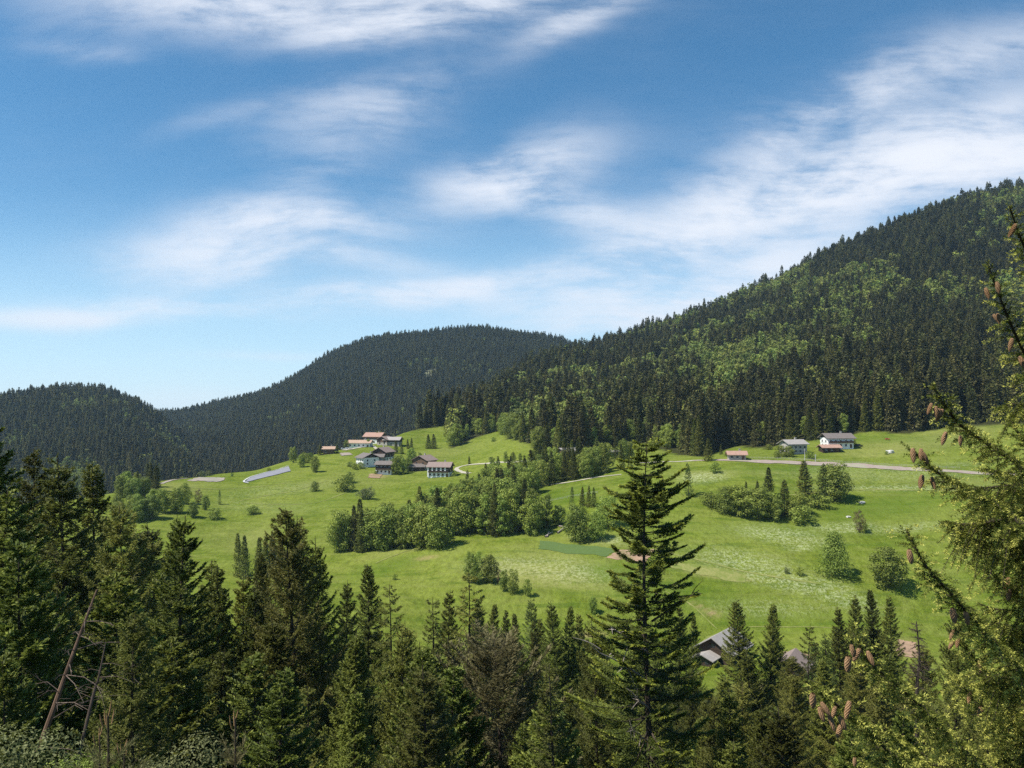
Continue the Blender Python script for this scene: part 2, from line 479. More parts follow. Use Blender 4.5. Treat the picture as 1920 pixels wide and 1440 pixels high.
def vnoise(x, y, seed=0):
    def hsh(i, j):
        n = (i * 374761393 + j * 668265263 + seed * 1442695) & 0x7fffffff
        n = ((n ^ (n >> 13)) * 1274126177) & 0x7fffffff
        return ((n ^ (n >> 16)) & 0xffff) / 65535.0
    xi = np.floor(x).astype(np.int64); yi = np.floor(y).astype(np.int64)
    fx = x - xi; fy = y - yi
    fx = fx * fx * (3 - 2 * fx); fy = fy * fy * (3 - 2 * fy)
    return (hsh(xi, yi) * (1 - fx) + hsh(xi + 1, yi) * fx) * (1 - fy) + (hsh(xi, yi + 1) * (1 - fx) + hsh(xi + 1, yi + 1) * fx) * fy
def fbm(x, y, seed=0, o=4):
    r = 0; a = 0.5
    for k in range(o):
        r = r + a * (vnoise(x, y, seed + k * 17) - 0.5); x = x * 2.03; y = y * 2.03; a *= 0.5
    return r

NEAR = [(-70, 12.0), (-8, 1.0), (0, -1.8), (8, -7.5), (20, -18.0), (45, -35.0), (85, -52.0), (140, -65.0), (195, -75.0)]
COLS = [  # px: valley foot .. crest as (depth, photo row)
 (-1500, [(230, 1180), (290, 1100), (330, 1050), (370, 1000), (400, 970), (430, 955), (450, 950)]),
 (-200, [(230, 1180), (290, 1100), (330, 1050), (370, 1000), (400, 970), (430, 955), (450, 950)]),
 (100,  [(230, 1180), (290, 1100), (330, 1050), (370, 1000), (400, 970), (430, 950), (450, 943)]),
 (220,  [(230, 1180), (290, 1095), (340, 1042), (385, 990), (420, 955), (450, 932), (470, 926)]),
 (300,  [(232, 1175), (300, 1085), (350, 1030), (400, 970), (450, 930), (480, 911), (500, 904)]),
 (450,  [(240, 1160), (310, 1075), (365, 1020), (425, 960), (490, 912), (530, 894), (555, 888)]),
 (560,  [(246, 1165), (308, 1080), (355, 1025), (425, 960), (510, 898), (570, 870), (600, 862)]),
 (640,  [(250, 1170), (305, 1085), (345, 1030), (425, 955), (530, 888), (600, 852), (640, 840)]),
 (760,  [(255, 1178), (303, 1085), (345, 1022), (430, 948), (560, 880), (650, 836), (720, 810)]),
 (860,  [(260, 1185), (300, 1085), (340, 1013), (430, 932), (570, 873), (720, 812), (900, 780)]),
 (1000, [(262, 1190), (300, 1085), (338, 1010), (420, 918), (540, 845), (800, 772), (1200, 705)]),
 (1200, [(262, 1200), (300, 1072), (345, 978), (415, 892), (520, 846), (850, 738), (1400, 643)]),
 (1400, [(262, 1205), (300, 1077), (350, 970), (420, 872), (500, 838), (850, 690), (1400, 569)]),
 (1600, [(262, 1205), (300, 1080), (350, 968), (420, 875), (500, 808), (830, 640), (1350, 478)]),
 (1800, [(265, 1205), (305, 1072), (360, 950), (425, 866), (490, 806), (820, 612), (1350, 395)]),
 (2000, [(265, 1205), (305, 1072), (360, 950), (425, 866), (490, 800), (820, 600), (1350, 348)]),
 (2400, [(265, 1205), (305, 1072), (360, 950), (425, 866), (490, 795), (820, 590), (1350, 300)]),
 (3400, [(265, 1205), (305, 1072), (360, 950), (425, 866), (490, 795), (820, 590), (1350, 280)])]
def surface(cols, near, back, nu, nv, u0, u1, minw, noise):
    """parametric terrain sheet: columns fan out from the valley, rows follow the profile"""
    U = np.array([c[0] for c in cols], float)
    K = []
    for px, kn in cols:
        col = [(d, z) for d, z in near]
        col += [(d, ray(px, py)[1] * d) for d, py in kn]
        dc, zc = col[-1]
        col += [(dc + b[0], b[1] if b[2] else zc + b[1]) for b in back]
        K.append(col)
    K = np.array(K)                                  # (cols, knots, 2)
    uq = np.linspace(u0, u1, nu)
    A = pchip(U, K, uq)                              # (nu, knots, 2)
    kidx = np.arange(K.shape[1], dtype=float)
    vq = np.linspace(0, K.shape[1] - 1, nv)
    B = pchip(kidx, A.transpose(1, 0, 2), vq)        # (nv, nu, 2)
    d, z = B[..., 0], B[..., 1]
    t = (uq - 960) / F
    X = t[None, :] * np.sqrt(d * d * (d > 0) + minw * minw)
    z = z + noise(X, d)
    V = np.stack([X, d, z], -1).reshape(-1, 3)
    i, j = np.meshgrid(np.arange(nv - 1), np.arange(nu - 1), indexing='ij')
    a = (i * nu + j).reshape(-1)
    Fq = np.stack([a, a + 1, a + nu + 1, a + nu], 1)
    return V, Fq

def noiseA(X, d):
    hill = np.clip((d - 520) / 300, 0, 1)
    mead = np.clip((d - 40) / 150, 0, 1)
    return mead * (fbm(X / 60, d / 45, 3) * 3.8 + fbm(X / 16, d / 13, 9) * 0.8) + hill * fbm(X / 170, d / 170, 21) * 34
VA, FA = surface(COLS, NEAR, [(60, -12, False), (450, -165, True)], 420, 420, -1500, 3400, 25, noiseA)
BV = BVHTree.FromPolygons([tuple(v) for v in VA], [tuple(f) for f in FA])

PXA = np.array([proj(v) if v[1] > 5 else (0, 5000) for v in VA])
EDGE = [(-500, 600), (700, 816), (760, 808), (838, 795), (848, 838), (905, 814), (935, 806), (952, 818), (1000, 833), (1010, 848), (1045, 852), (1085, 848), (1100, 846),
        (1150, 838), (1195, 828), (1275, 852), (1320, 855), (1345, 846), (1380, 835), (1440, 840), (1465, 832), (1530, 822), (1600, 812), (1630, 806), (1700, 812), (1780, 800), (1920, 792), (2100, 785), (4000, 780)]
ex, ey = np.array(EDGE, float).T
def edge_y(px): return np.interp(px, ex, ey)
TREELINE = [(-600, 790), (0, 800), (60, 850), (110, 865), (210, 885), (240, 950), (330, 975), (400, 1045), (430, 1062), (480, 1055), (515, 1000), (560, 965), (610, 985), (635, 1090), (690, 1085), (760, 1150),
            (850, 1120), (900, 1140), (960, 1165), (1000, 1165), (1090, 1165), (1150, 1150), (1240, 1160), (1310, 1215), (1370, 1200), (1400, 1150), (1450, 1160), (1475, 1220), (1560, 1190), (1600, 1140), (1690, 1140), (1720, 1190), (1800, 1170), (2600, 1150)]
tx, ty = np.array(TREELINE, float).T
def tree_line(px): return np.interp(px, tx, ty)

def blob_attr(blobs):
    r = np.zeros(len(VA))
    for (px, py, a, b, t, w) in blobs:
        dx, dy = PXA[:, 0] - px, PXA[:, 1] - py
        c, s = math.cos(R(t)), math.sin(R(t))
        p, q = (dx * c - dy * s) / a, (dx * s + dy * c) / b
        r = np.maximum(r, w * np.exp(-(p * p + q * q)**1.5))
    return r * (VA[:, 1] > 180)
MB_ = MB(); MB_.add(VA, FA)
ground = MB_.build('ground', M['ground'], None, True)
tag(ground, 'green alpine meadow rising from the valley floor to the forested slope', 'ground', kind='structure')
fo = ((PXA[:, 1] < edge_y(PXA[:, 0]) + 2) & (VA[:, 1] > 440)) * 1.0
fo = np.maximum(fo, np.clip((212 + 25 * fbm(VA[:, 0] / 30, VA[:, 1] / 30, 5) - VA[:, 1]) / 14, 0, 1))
ATT = {'forest': fo,
 'dry': blob_attr([(1010, 1075, 130, 26, -4, .75), (1060, 1050, 90, 14, -8, .4), (330, 915, 70, 12, 0, .5), (470, 1010, 90, 30, 0, .35), (700, 900, 120, 10, 0, .15), (830, 850, 90, 12, 10, .25), (690, 815, 60, 10, 15, .5), (1310, 890, 60, 8, 0, .5),
                   (1700, 835, 120, 16, 4, .55), (1790, 815, 90, 16, 8, .55), (1620, 852, 60, 6, 0, .5), (1400, 885, 90, 5, 0, .3), (1800, 905, 120, 8, 0, .4), (1340, 1075, 70, 9, -8, .7), (640, 1000, 60, 20, 20, .25), (600, 905, 60, 10, 10, .3), (1000, 905, 60, 12, 12, .4),
                   (720, 1040, 60, 8, 12, .35), (1140, 1020, 70, 6, -6, .5)]),
 'flower': blob_attr([(1320, 895, 45, 10, 4, .9), (1700, 915, 190, 5, 0, .8), (1660, 890, 200, 14, 0, .4), (1470, 1005, 90, 16, -8, .75), (1590, 990, 70, 10, 0, .8), (1500, 1025, 30, 9, 0, .8), (1700, 990, 90, 8, 5, .6), (1400, 1055, 100, 22, -10, .7), (1480, 1090, 120, 20, -14, .7), (1560, 1110, 90, 22, -20, .7),
                      (1440, 1140, 120, 18, 0, .35), (1060, 1070, 90, 22, -8, .5), (960, 1060, 90, 18, 0, .4), (1560, 880, 60, 6, 0, .5), (1800, 870, 60, 4, 0, .4), (1130, 1010, 60, 7, -5, .7), (520, 920, 120, 12, 6, .3), (480, 950, 120, 12, -3, .25)]),
 'lush': blob_attr([(1480, 880, 120, 6, 0, .5), (1660, 950, 120, 26, 6, .6), (1430, 990, 160, 20, 0, .3), (1150, 1075, 70, 18, -10, .6), (1300, 1120, 120, 26, 0, .4), (720, 1065, 80, 16, 15, .5), (1450, 1165, 140, 25, 0, .35), (620, 940, 110, 14, 8, .3), (1580, 820, 200, 9, -2, .5), (1060, 930, 60, 16, 12, .5)]),
 'bare': blob_attr([(1335, 1150, 14, 5, -20, .8), (1310, 1138, 22, 3, -25, .5), (800, 1046, 22, 4, 8, .5), (1360, 1082, 40, 2.5, -8, .6), (1700, 1215, 22, 14, 0, .8), (1500, 1240, 30, 14, 0, .7), (1420, 1290, 60, 10, 0, .5), (1110, 1190, 25, 5, 0, .7), (700, 888, 16, 4, 0, .0), (1290, 1062, 26, 2.5, -8, .6), (710, 893, 12, 4, 0, .7), (1700, 980, 8, 3, 0, .0)])}
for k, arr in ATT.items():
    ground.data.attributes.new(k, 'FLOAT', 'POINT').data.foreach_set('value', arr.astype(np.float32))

def hit(px, py, dmin=150):
    for k in range(40):
        a, b = ray(px, py + k)
        dv = Vector((a, 1, b))
        loc, nor, i, dist = BV.ray_cast(dv * dmin, dv.normalized())
        if loc is not None and loc.y < 1400: return loc
    raise ValueError('no ground at %s %s' % (px, py))
def zat(x, y):
    loc, nor, i, dist = BV.ray_cast(Vector((x, y, 900)), Vector((0, 0, -1)))
    return loc.z if loc else -160.0

# far hills
def far_surface(name, crest, d0, d1, dm, foot_py, bow, label, seed, amp):
    cols = []
    for px, py in crest:
        zc = ray(px, py)[1] * d1
        z0 = ray(px, foot_py)[1] * d0
        kn = []
        for t in (0.0, 0.28, 0.55, 0.8, 1.0):
            d = d0 + (d1 - d0) * t
            z = z0 + (zc - z0) * (t + bow * t * (1 - t))
            kn.append((d, 0, z))
        cols.append((px, kn))
    U = np.array([c[0] for c in cols], float)
    K = np.array([[(d0 - dm, -175.0)] + [(d, z) for d, _, z in kn] + [(d1 + 150, kn[-1][2] - 30), (d1 + 700, -175.0)] for _, kn in cols])
    uq = np.linspace(U[0], U[-1], 220)
    A = pchip(U, K, uq)
    vq = np.linspace(0, K.shape[1] - 1, 160)
    B = pchip(np.arange(K.shape[1], dtype=float), A.transpose(1, 0, 2), vq)
    d, z = B[..., 0], B[..., 1]
    X = ((uq - 960) / F)[None] * d
    z = z + amp * fbm(X / 260, d / 260, seed) * np.clip((vq[:, None] - 0.5), 0, 1) * np.clip((6.5 - vq[:, None]), 0, 1)
    V = np.stack([X, d, z], -1).reshape(-1, 3)
    i, j = np.meshgrid(np.arange(159), np.arange(219), indexing='ij')
    a = (i * 220 + j).reshape(-1)
    Fq = np.stack([a, a + 1, a + 221, a + 220], 1)
    mb = MB(); mb.add(V, Fq, np.clip((fbm(V[:, 0] / 60, V[:, 1] / 60, 71, 3) - 0.285) * 22, 0, 1))
    o = mb.build(name, M['floor'], None, True)
    tag(o, label, 'hill', kind='structure')
    return V, Fq
def floor_mat():
    m, g = mat('far_forest_floor')
    pos = g.new('ShaderNodeNewGeometry').outputs['Position']
    n = g.noise(pos, 0.05, 5, 0.7)
    n2 = g.noise(pos, 0.3, 4, 0.7)
    c = g.mix(g.mapr(n, 0.4, 0.7), (0.022, 0.024, 0.012), (0.06, 0.07, 0.025))
    c = g.mix(g.attr('tint'), c, g.mix(g.mapr(n2, 0.4, 0.6), (0.10, 0.13, 0.04), (0.33, 0.31, 0.24)))
    finish(g, c, 0.95, 0.1)
    return m
M['floor'] = floor_mat()
VB, FB = far_surface('mountain', [(-500, 880), (-100, 850), (150, 815), (320, 784), (400, 768), (480, 747), (580, 702), (640, 667), (720, 637), (800, 624), (900, 619), (1000, 629), (1080, 657), (1160, 694), (1300, 770), (1500, 860)],
                     1250, 2150, 350, 895, 0.12, 'broad rounded mountain covered in dark forest behind the village', 5, 60)
VC, FC = far_surface('hill', [(-900, 800), (-300, 775), (-100, 765), (0, 757), (60, 748), (110, 743), (170, 746), (220, 755), (270, 775), (320, 812), (380, 868), (450, 960), (560, 1080)],
                     950, 1480, 200, 930, 0.25, 'low wooded hill at the left of the valley gap', 8, 36)
mb = MB(); mb.box((0, 1800, -180), (9000, 7600, 8))
vf = mb.build('valley_floor', M['floor'])
tag(vf, 'dark valley floor behind the meadows', 'ground', kind='structure')

# ------------------------------------------------------------------ tree meshes
def conifer(seed, H, Rb, whorl=0.5, nb=5, el=(0.34, 0.11), twig=9.0, per=3, hang=0.5, up=0.5, down=-0.35, tip=0.25, irr=0.35, start=0.06, power=0.8, young=0.2, full=1.15, mats=None, limb=True, gaps=0.0, trunk_r=None, lean=0.0, wide=1.0, skirt=0.85, Lfun=None, smin=0.05, lift=None, slv=0.12):
    rg = np.random.default_rng(seed)
    tr, cr = MB(), MB()
    tr_r = trunk_r or H * 0.011
    zt = np.linspace(-2.5, H, 14)
    wob = np.stack([0.012 * H * np.sin(zt / H * 5 + seed) * (zt / H), 0.012 * H * np.cos(zt / H * 4 + seed * 2) * (zt / H), zt], 1)
    tr.tube(wob, np.maximum(tr_r * (1 - zt / H)**0.85, 0.02), 7)
    z = H * start
    while z < H * 0.985:
        t = z / H
        q = 1 - t
        L0 = Rb * min(1.0, (q * full)**power) * (skirt + (1 - skirt) * min(1, t * 4))
        n = max(3, int(round(nb + rg.uniform(-1, 1))))
        a0 = rg.uniform(0, 6.28)
        for k in range(n):
            if rg.random() < gaps: continue
            az = a0 + 6.283 * k / n + rg.uniform(-0.35, 0.35)
            if Lfun: L0 = Lfun(z, az)
            L = L0 * rg.uniform(1 - irr, 1 + irr * (0.25 if Lfun else 0.45)) + 0.08
            zb = z + rg.uniform(-0.5, 0.5) * whorl
            sl = up * t**1.5 * 1.0 + down * (1 - t) + rg.uniform(-slv, slv)
            rh = np.array([math.cos(az), math.sin(az), 0]); th = np.array([-math.sin(az), math.cos(az), 0])
            bx = np.interp(zb, zt, wob[:, 0]); by = np.interp(zb, zt, wob[:, 1])
            base = np.array([bx, by, zb])
            def C(s):
                s = np.asarray(s)[:, None]
                return base + rh * (L * s) + th * (L * 0.12 * s * s * math.sin(seed + k)) + np.array([0, 0, 1]) * L * (sl * s - 0.22 * np.sin(s * 3.1416) * (1 - t) + tip * s**3)
            if limb and L > 0.5:
                sb = np.linspace(0, 0.92, 5)
                tr.tube(C(sb), np.linspace(max(0.012, tr_r * 0.16 * (1 - 0.6 * t)), 0.006, 5) * (0.6 + 0.2 * L), 3)
            nt = int(L * twig) + 4
            s = smin + (1 - smin) * rg.uniform(0.0, 1.0, nt)**0.75
            tang = unit(C(s + 0.02) - C(s - 0.02))
            side = rg.choice([-1.0, 1.0], nt)[:, None]
            ang = rg.uniform(0.5, 1.15, nt)[:, None]
            fan = unit(tang * np.cos(ang) + th * side * np.sin(ang) * wide)
            tl = (0.12 + 0.42 * L * (1 - s)**0.8 * rg.uniform(0.35, 1.0, nt))[:, None]
            tl = np.minimum(tl, 1.3 + el[0])
            P0 = C(s)
            f = np.tile(np.linspace(0.0, 0.9, per), (nt, 1)) + rg.uniform(-0.1, 0.1, (nt, per))
            hg = hang * (0.35 + 0.65 * (1 - t))
            P = P0[:, None] + fan[:, None] * (tl * f)[..., None] - np.array([0, 0, 1]) * (hg * tl * f * f)[..., None]
            D = fan[:, None] - np.array([0, 0, 1]) * (hg * 1.6 * np.abs(f))[..., None] + rg.normal(0, 0.28, (nt, per, 3))
            D = unit(D)
            P = P.reshape(-1, 3); D = D.reshape(-1, 3)
            nrm = unit(np.array([0, 0, 1.0]) + rg.normal(0, 0.55, P.shape))
            Sd = unit(np.cross(D, nrm))
            m_ = len(P)
            cl = rg.uniform(0, 1)
            tint = np.clip(rg.uniform(0, 1, m_) * 0.6 + cl * 0.5, 0, 1)
            yg = (np.repeat(s, per) > 0.72) * (np.tile(np.linspace(0, 1, per), nt) > 0.5) * rg.uniform(0, 1, m_) * young * 2
            cr.cards(P, D, Sd, el[0] * rg.uniform(0.6, 1.25, m_), el[1] * rg.uniform(0.7, 1.3, m_), tint, np.clip(yg, 0, 1))
        z += whorl * rg.uniform(0.7, 1.3) * (0.55 + 0.6 * q)
    # leader
    ln = 10
    P = np.stack([np.full(ln, wob[-1, 0]), np.full(ln, wob[-1, 1]), np.linspace(H * 0.965, H, ln)], 1)
    D = unit(np.stack([rg.normal(0, .4, ln), rg.normal(0, .4, ln), np.ones(ln)], 1))
    cr.cards(P, D, unit(np.cross(D, rg.normal(0, 1, (ln, 3)))), el[0], el[1], 0.5, young)
    return tr, cr

def broadleaf(seed, H, Wd, leaf=(0.75, 0.5), n=1500, clumps=16, trunk=0.14, cone=0.0, young=0.25, low=0.12, limb_seg=4):
    rg = np.random.default_rng(seed)
    tr, cr = MB(), MB()
    zt = np.linspace(-1.5, H * 0.62, 7)
    wob = np.stack([0.02 * H * np.sin(zt / H * 5 + seed), 0.02 * H * np.cos(zt / H * 4 + seed), zt], 1)
    tr.tube(wob, H * 0.018 * (1 - 0.75 * np.clip(zt / (H * 0.62), 0, 1)), 6)
    C, Rr = [], []
    for k in range(clumps):
        u = (k + 0.5) / clumps
        hz = low + (0.93 - low) * u
        prof = math.sin(min(1, max(0.06, (hz - low) / (1.0 - low) * 0.86 + 0.12)) * math.pi)**0.6
        prof *= (1 - cone * hz)
        a = k * 2.4 + rg.uniform(-0.5, 0.5)
        rad = Wd / 2 * prof * (rg.uniform(0.45, 0.82) if k % 4 else rg.uniform(0, 0.25))
        c = np.array([rad * math.cos(a), rad * math.sin(a), H * (hz + rg.uniform(-0.03, 0.03))])
        C.append(c); Rr.append(Wd * rg.uniform(0.15, 0.25) * (0.55 + 0.45 * prof))
    C = np.array(C); Rr = np.array(Rr)
    for c in C[::2]:
        z0 = min(H * 0.58, c[2] * 0.6)
        b = np.array([np.interp(z0, zt, wob[:, 0]), np.interp(z0, zt, wob[:, 1]), z0])
        sq = np.linspace(0, 1, limb_seg)[:, None]
        tr.tube(b + (c - b) * sq + np.array([0, 0, 1]) * (0.08 * H * sq * (1 - sq)), np.linspace(H * 0.008, H * 0.002, limb_seg), 4)
    w = Rr**2
    pick = rg.choice(len(C), n, p=w / w.sum())
    dv = unit(rg.normal(0, 1, (n, 3)) + np.array([0, 0, 0.25]))
    rr = Rr[pick] * rg.uniform(0.35, 1.08, n)**0.5
    P = C[pick] + dv * rr[:, None] * np.array([1, 1, 0.85])
    P += rg.normal(0, 0.05 * Wd, P.shape) * (rg.random(n) < 0.12)[:, None]
    nr = unit(dv + rg.normal(0, 0.38, (n, 3)) + np.array([0, 0, 0.2]))
    D = unit(np.cross(nr, rg.normal(0, 1, (n, 3))))
    Sd = unit(np.cross(nr, D))
    clt = rg.uniform(0, 1, len(C))
    tint = np.clip(0.45 * clt[pick] + rg.uniform(0, 0.7, n), 0, 1)
    yg = (rr / Rr[pick] > 0.85) * rg.uniform(0, 1, n) * young * 1.6
    P = P - D * (leaf[0] * 0.5)
    cr.cards(P, D, Sd, leaf[0] * rg.uniform(0.6, 1.3, n), leaf[1] * rg.uniform(0.6, 1.3, n), tint, np.clip(yg, 0, 1))
    return tr, cr

PROTO = {}
def proto(key, H, pair, leafmat, bark='bark'):
    tr, cr = pair
    PROTO[key] = (H, tr.mesh(key + '_trunk', M[bark]), cr.mesh(key + '_crown', M[leafmat]))
def far_proto(key, H, pair, leafmat):
    """distant tree: trunk and crown in one mesh"""
    tr, cr = pair
    k = MB()
    for src, mi in ((tr, 0), (cr, 1)):
        off = k.n
        k.v += src.v; k.a += src.a; k.b += src.b
        k.f += [f + off for f in src.f]; k.m += [np.full(len(x), mi) for x in src.f]
        k.n += src.n
    PROTO[key] = (H, None, k.mesh(key, [M['bark'], M[leafmat]]))

# foreground (25-150 m)
for i in range(4):
    proto('spruce%d' % i, 30, conifer(11 + i, 30, [5.0, 5.8, 4.6, 5.4][i], 0.78, 7, (0.19, 0.058), 38, 5, [0.8, 0.6, 0.9, 0.7][i], 0.55, -0.30, 0.25, 0.35, 0.04, 0.85, 0.14), 'spruce')
for i in range(2):
    proto('layered%d' % i, 30, conifer(31 + i, 30, [6.0, 5.4][i], 0.95, 7, (0.19, 0.066), 42, 5, 0.18, 0.55, -0.12, 0.20, 0.3, 0.05, 0.85, 0.28), 'fir')
for i in range(2):
    proto('olive%d' % i, 30, conifer(41 + i, 30, [6.4, 5.6][i], 0.80, 7, (0.19, 0.050), 38, 5, 0.9, 0.6, -0.15, 0.2, 0.45, 0.04, 0.72, 0.12, gaps=0.1), 'brown_spruce')
proto('thin0', 30, conifer(51, 30, 3.0, 0.8, 5, (0.19, 0.052), 32, 5, 0.9, 0.3, -0.45, 0.25, 0.5, 0.05, 0.6, 0.14, gaps=0.25), 'brown_spruce')
proto('thin1', 30, conifer(52, 30, 3.6, 0.9, 5, (0.19, 0.052), 32, 5, 1.1, 0.2, -0.5, 0.2, 0.5, 0.05, 0.55, 0.14, gaps=0.3), 'spruce')
proto('brightfir0', 16, conifer(61, 16, 4.0, 0.6, 7, (0.16, 0.055), 44, 5, 0.2, 0.55, 0.0, 0.2, 0.3, 0.04, 0.85, 0.5), 'bright_fir')
proto('larch0', 24, conifer(71, 24, 4.2, 0.75, 6, (0.22, 0.065), 28, 4, 0.5, 0.5, -0.1, 0.25, 0.4, 0.08, 0.75, 0.5, gaps=0.15), 'larch')
proto('greypine0', 20, conifer(81, 20, 5.4, 0.7, 6, (0.26, 0.045), 30, 5, -0.05, 0.8, 0.1, 0.25, 0.45, 0.10, 0.5, 0.3, gaps=0.15), 'grey_pine')
# mid distance (180-700 m)
for i in range(4):
    proto('mid_spruce%d' % i, 22, conifer(101 + i, 22, [4.6, 4.0, 5.0, 4.3][i], 1.0, 7, (0.85, 0.30), 4.5, 2, 0.7, 0.5, -0.35, 0.2, 0.35, 0.02, 0.95, 0.14, limb=False), 'spruce')
proto('mid_larch', 20, conifer(111, 20, 3.8, 1.0, 5, (0.8, 0.22), 5, 2, 0.4, 0.5, -0.1, 0.2, 0.4, 0.06, 0.8, 0.4, limb=False), 'larch')
for i in range(4):
    proto('mid_leaf%d' % i, 14, broadleaf(121 + i, 14, [11, 9.5, 12.5, 10][i], (0.6, 0.4), 5200, [32, 28, 34, 30][i], low=0.05), 'leaf')
for i in range(2):
    proto('mid_light%d' % i, 14, broadleaf(131 + i, 14, [9, 10.5][i], (0.6, 0.4), 3000, 20, low=0.08), 'leaf_light')
proto('mid_tall', 18, broadleaf(141, 18, 8.5, (0.62, 0.42), 3600, 24, cone=0.35, low=0.06), 'leaf')
proto('mid_pyramid', 14, broadleaf(142, 14, 14.0, (0.55, 0.36), 5200, 36, cone=0.85, low=0.03), 'leaf_light')
proto('mid_poplar', 19, broadleaf(144, 19, 8.5, (0.6, 0.4), 3800, 24, cone=0.3, low=0.05), 'leaf_light')
proto('mid_copper', 9, broadleaf(143, 9, 6, (0.45, 0.26), 1100, 14, low=0.1), 'leaf_copper')
proto('shrub', 5, broadleaf(151, 5, 6.5, (0.42, 0.3), 1500, 14, low=0.08), 'leaf')
proto('shrub_light', 5, broadleaf(152, 5, 6.0, (0.42, 0.3), 1300, 14, low=0.08), 'leaf_light')
proto('shrub_grey', 5, broadleaf(153, 5, 6.0, (0.42, 0.26), 1300, 14, low=0.08), 'leaf_grey')
# far forest, one mesh each
for i in range(3):
    far_proto('far_spruce%d' % i, 22, conifer(201 + i, 22, [3.9, 3.3, 3.6][i], 1.7, 6, (1.5, 0.62), 1.3, 2, 0.7, 0.4, -0.45, 0.1, 0.3, 0.06, 0.95, 0.1, limb=False), 'far_spruce')
for i in range(2):
    far_proto('far_leaf%d' % i, 16, broadleaf(211 + i, 16, [10.5, 9][i], (1.3, 0.95), 420, 12, low=0.1, limb_seg=2), 'far_leaf')

def plant(key, base, h, w=1.0, rz=None, name='spruce_tree', label=None, cat='tree', group=None):
    H, tm, cm = PROTO[key]
    s = h / H
    if rz is None: rz = random.uniform(0, 6.28)
    if tm is None:
        o = link(bpy.data.objects.new(name, cm))
    else:
        o = bpy.data.objects.new(name, None); link(o)
        link(bpy.data.objects.new('trunk', tm), o)
        link(bpy.data.objects.new('crown', cm), o)
    o.location = base; o.rotation_euler = (random.uniform(-.035, .035), random.uniform(-.035, .035), rz)
    o.scale = (s * w, s * w, s)
    return tag(o, label, cat, group)
NAMES = {'spruce': 'spruce_tree', 'layered': 'fir_tree', 'olive': 'spruce_tree', 'thin': 'spruce_tree', 'brightfir': 'fir_tree', 'larch': 'larch_tree', 'greypine': 'pine_tree', 'mid_spruce': 'spruce_tree', 'mid_larch': 'larch_tree',
         'mid_leaf': 'broadleaf_tree', 'mid_light': 'broadleaf_tree', 'mid_tall': 'broadleaf_tree', 'mid_pyramid': 'broadleaf_tree', 'mid_poplar': 'broadleaf_tree', 'mid_copper': 'broadleaf_tree', 'shrub': 'shrub', 'shrub_light': 'shrub', 'shrub_grey': 'shrub', 'far_spruce': 'spruce_tree', 'far_leaf': 'broadleaf_tree'}
def nm(key): return NAMES[key.rstrip('0123456789')]

random.seed(4)
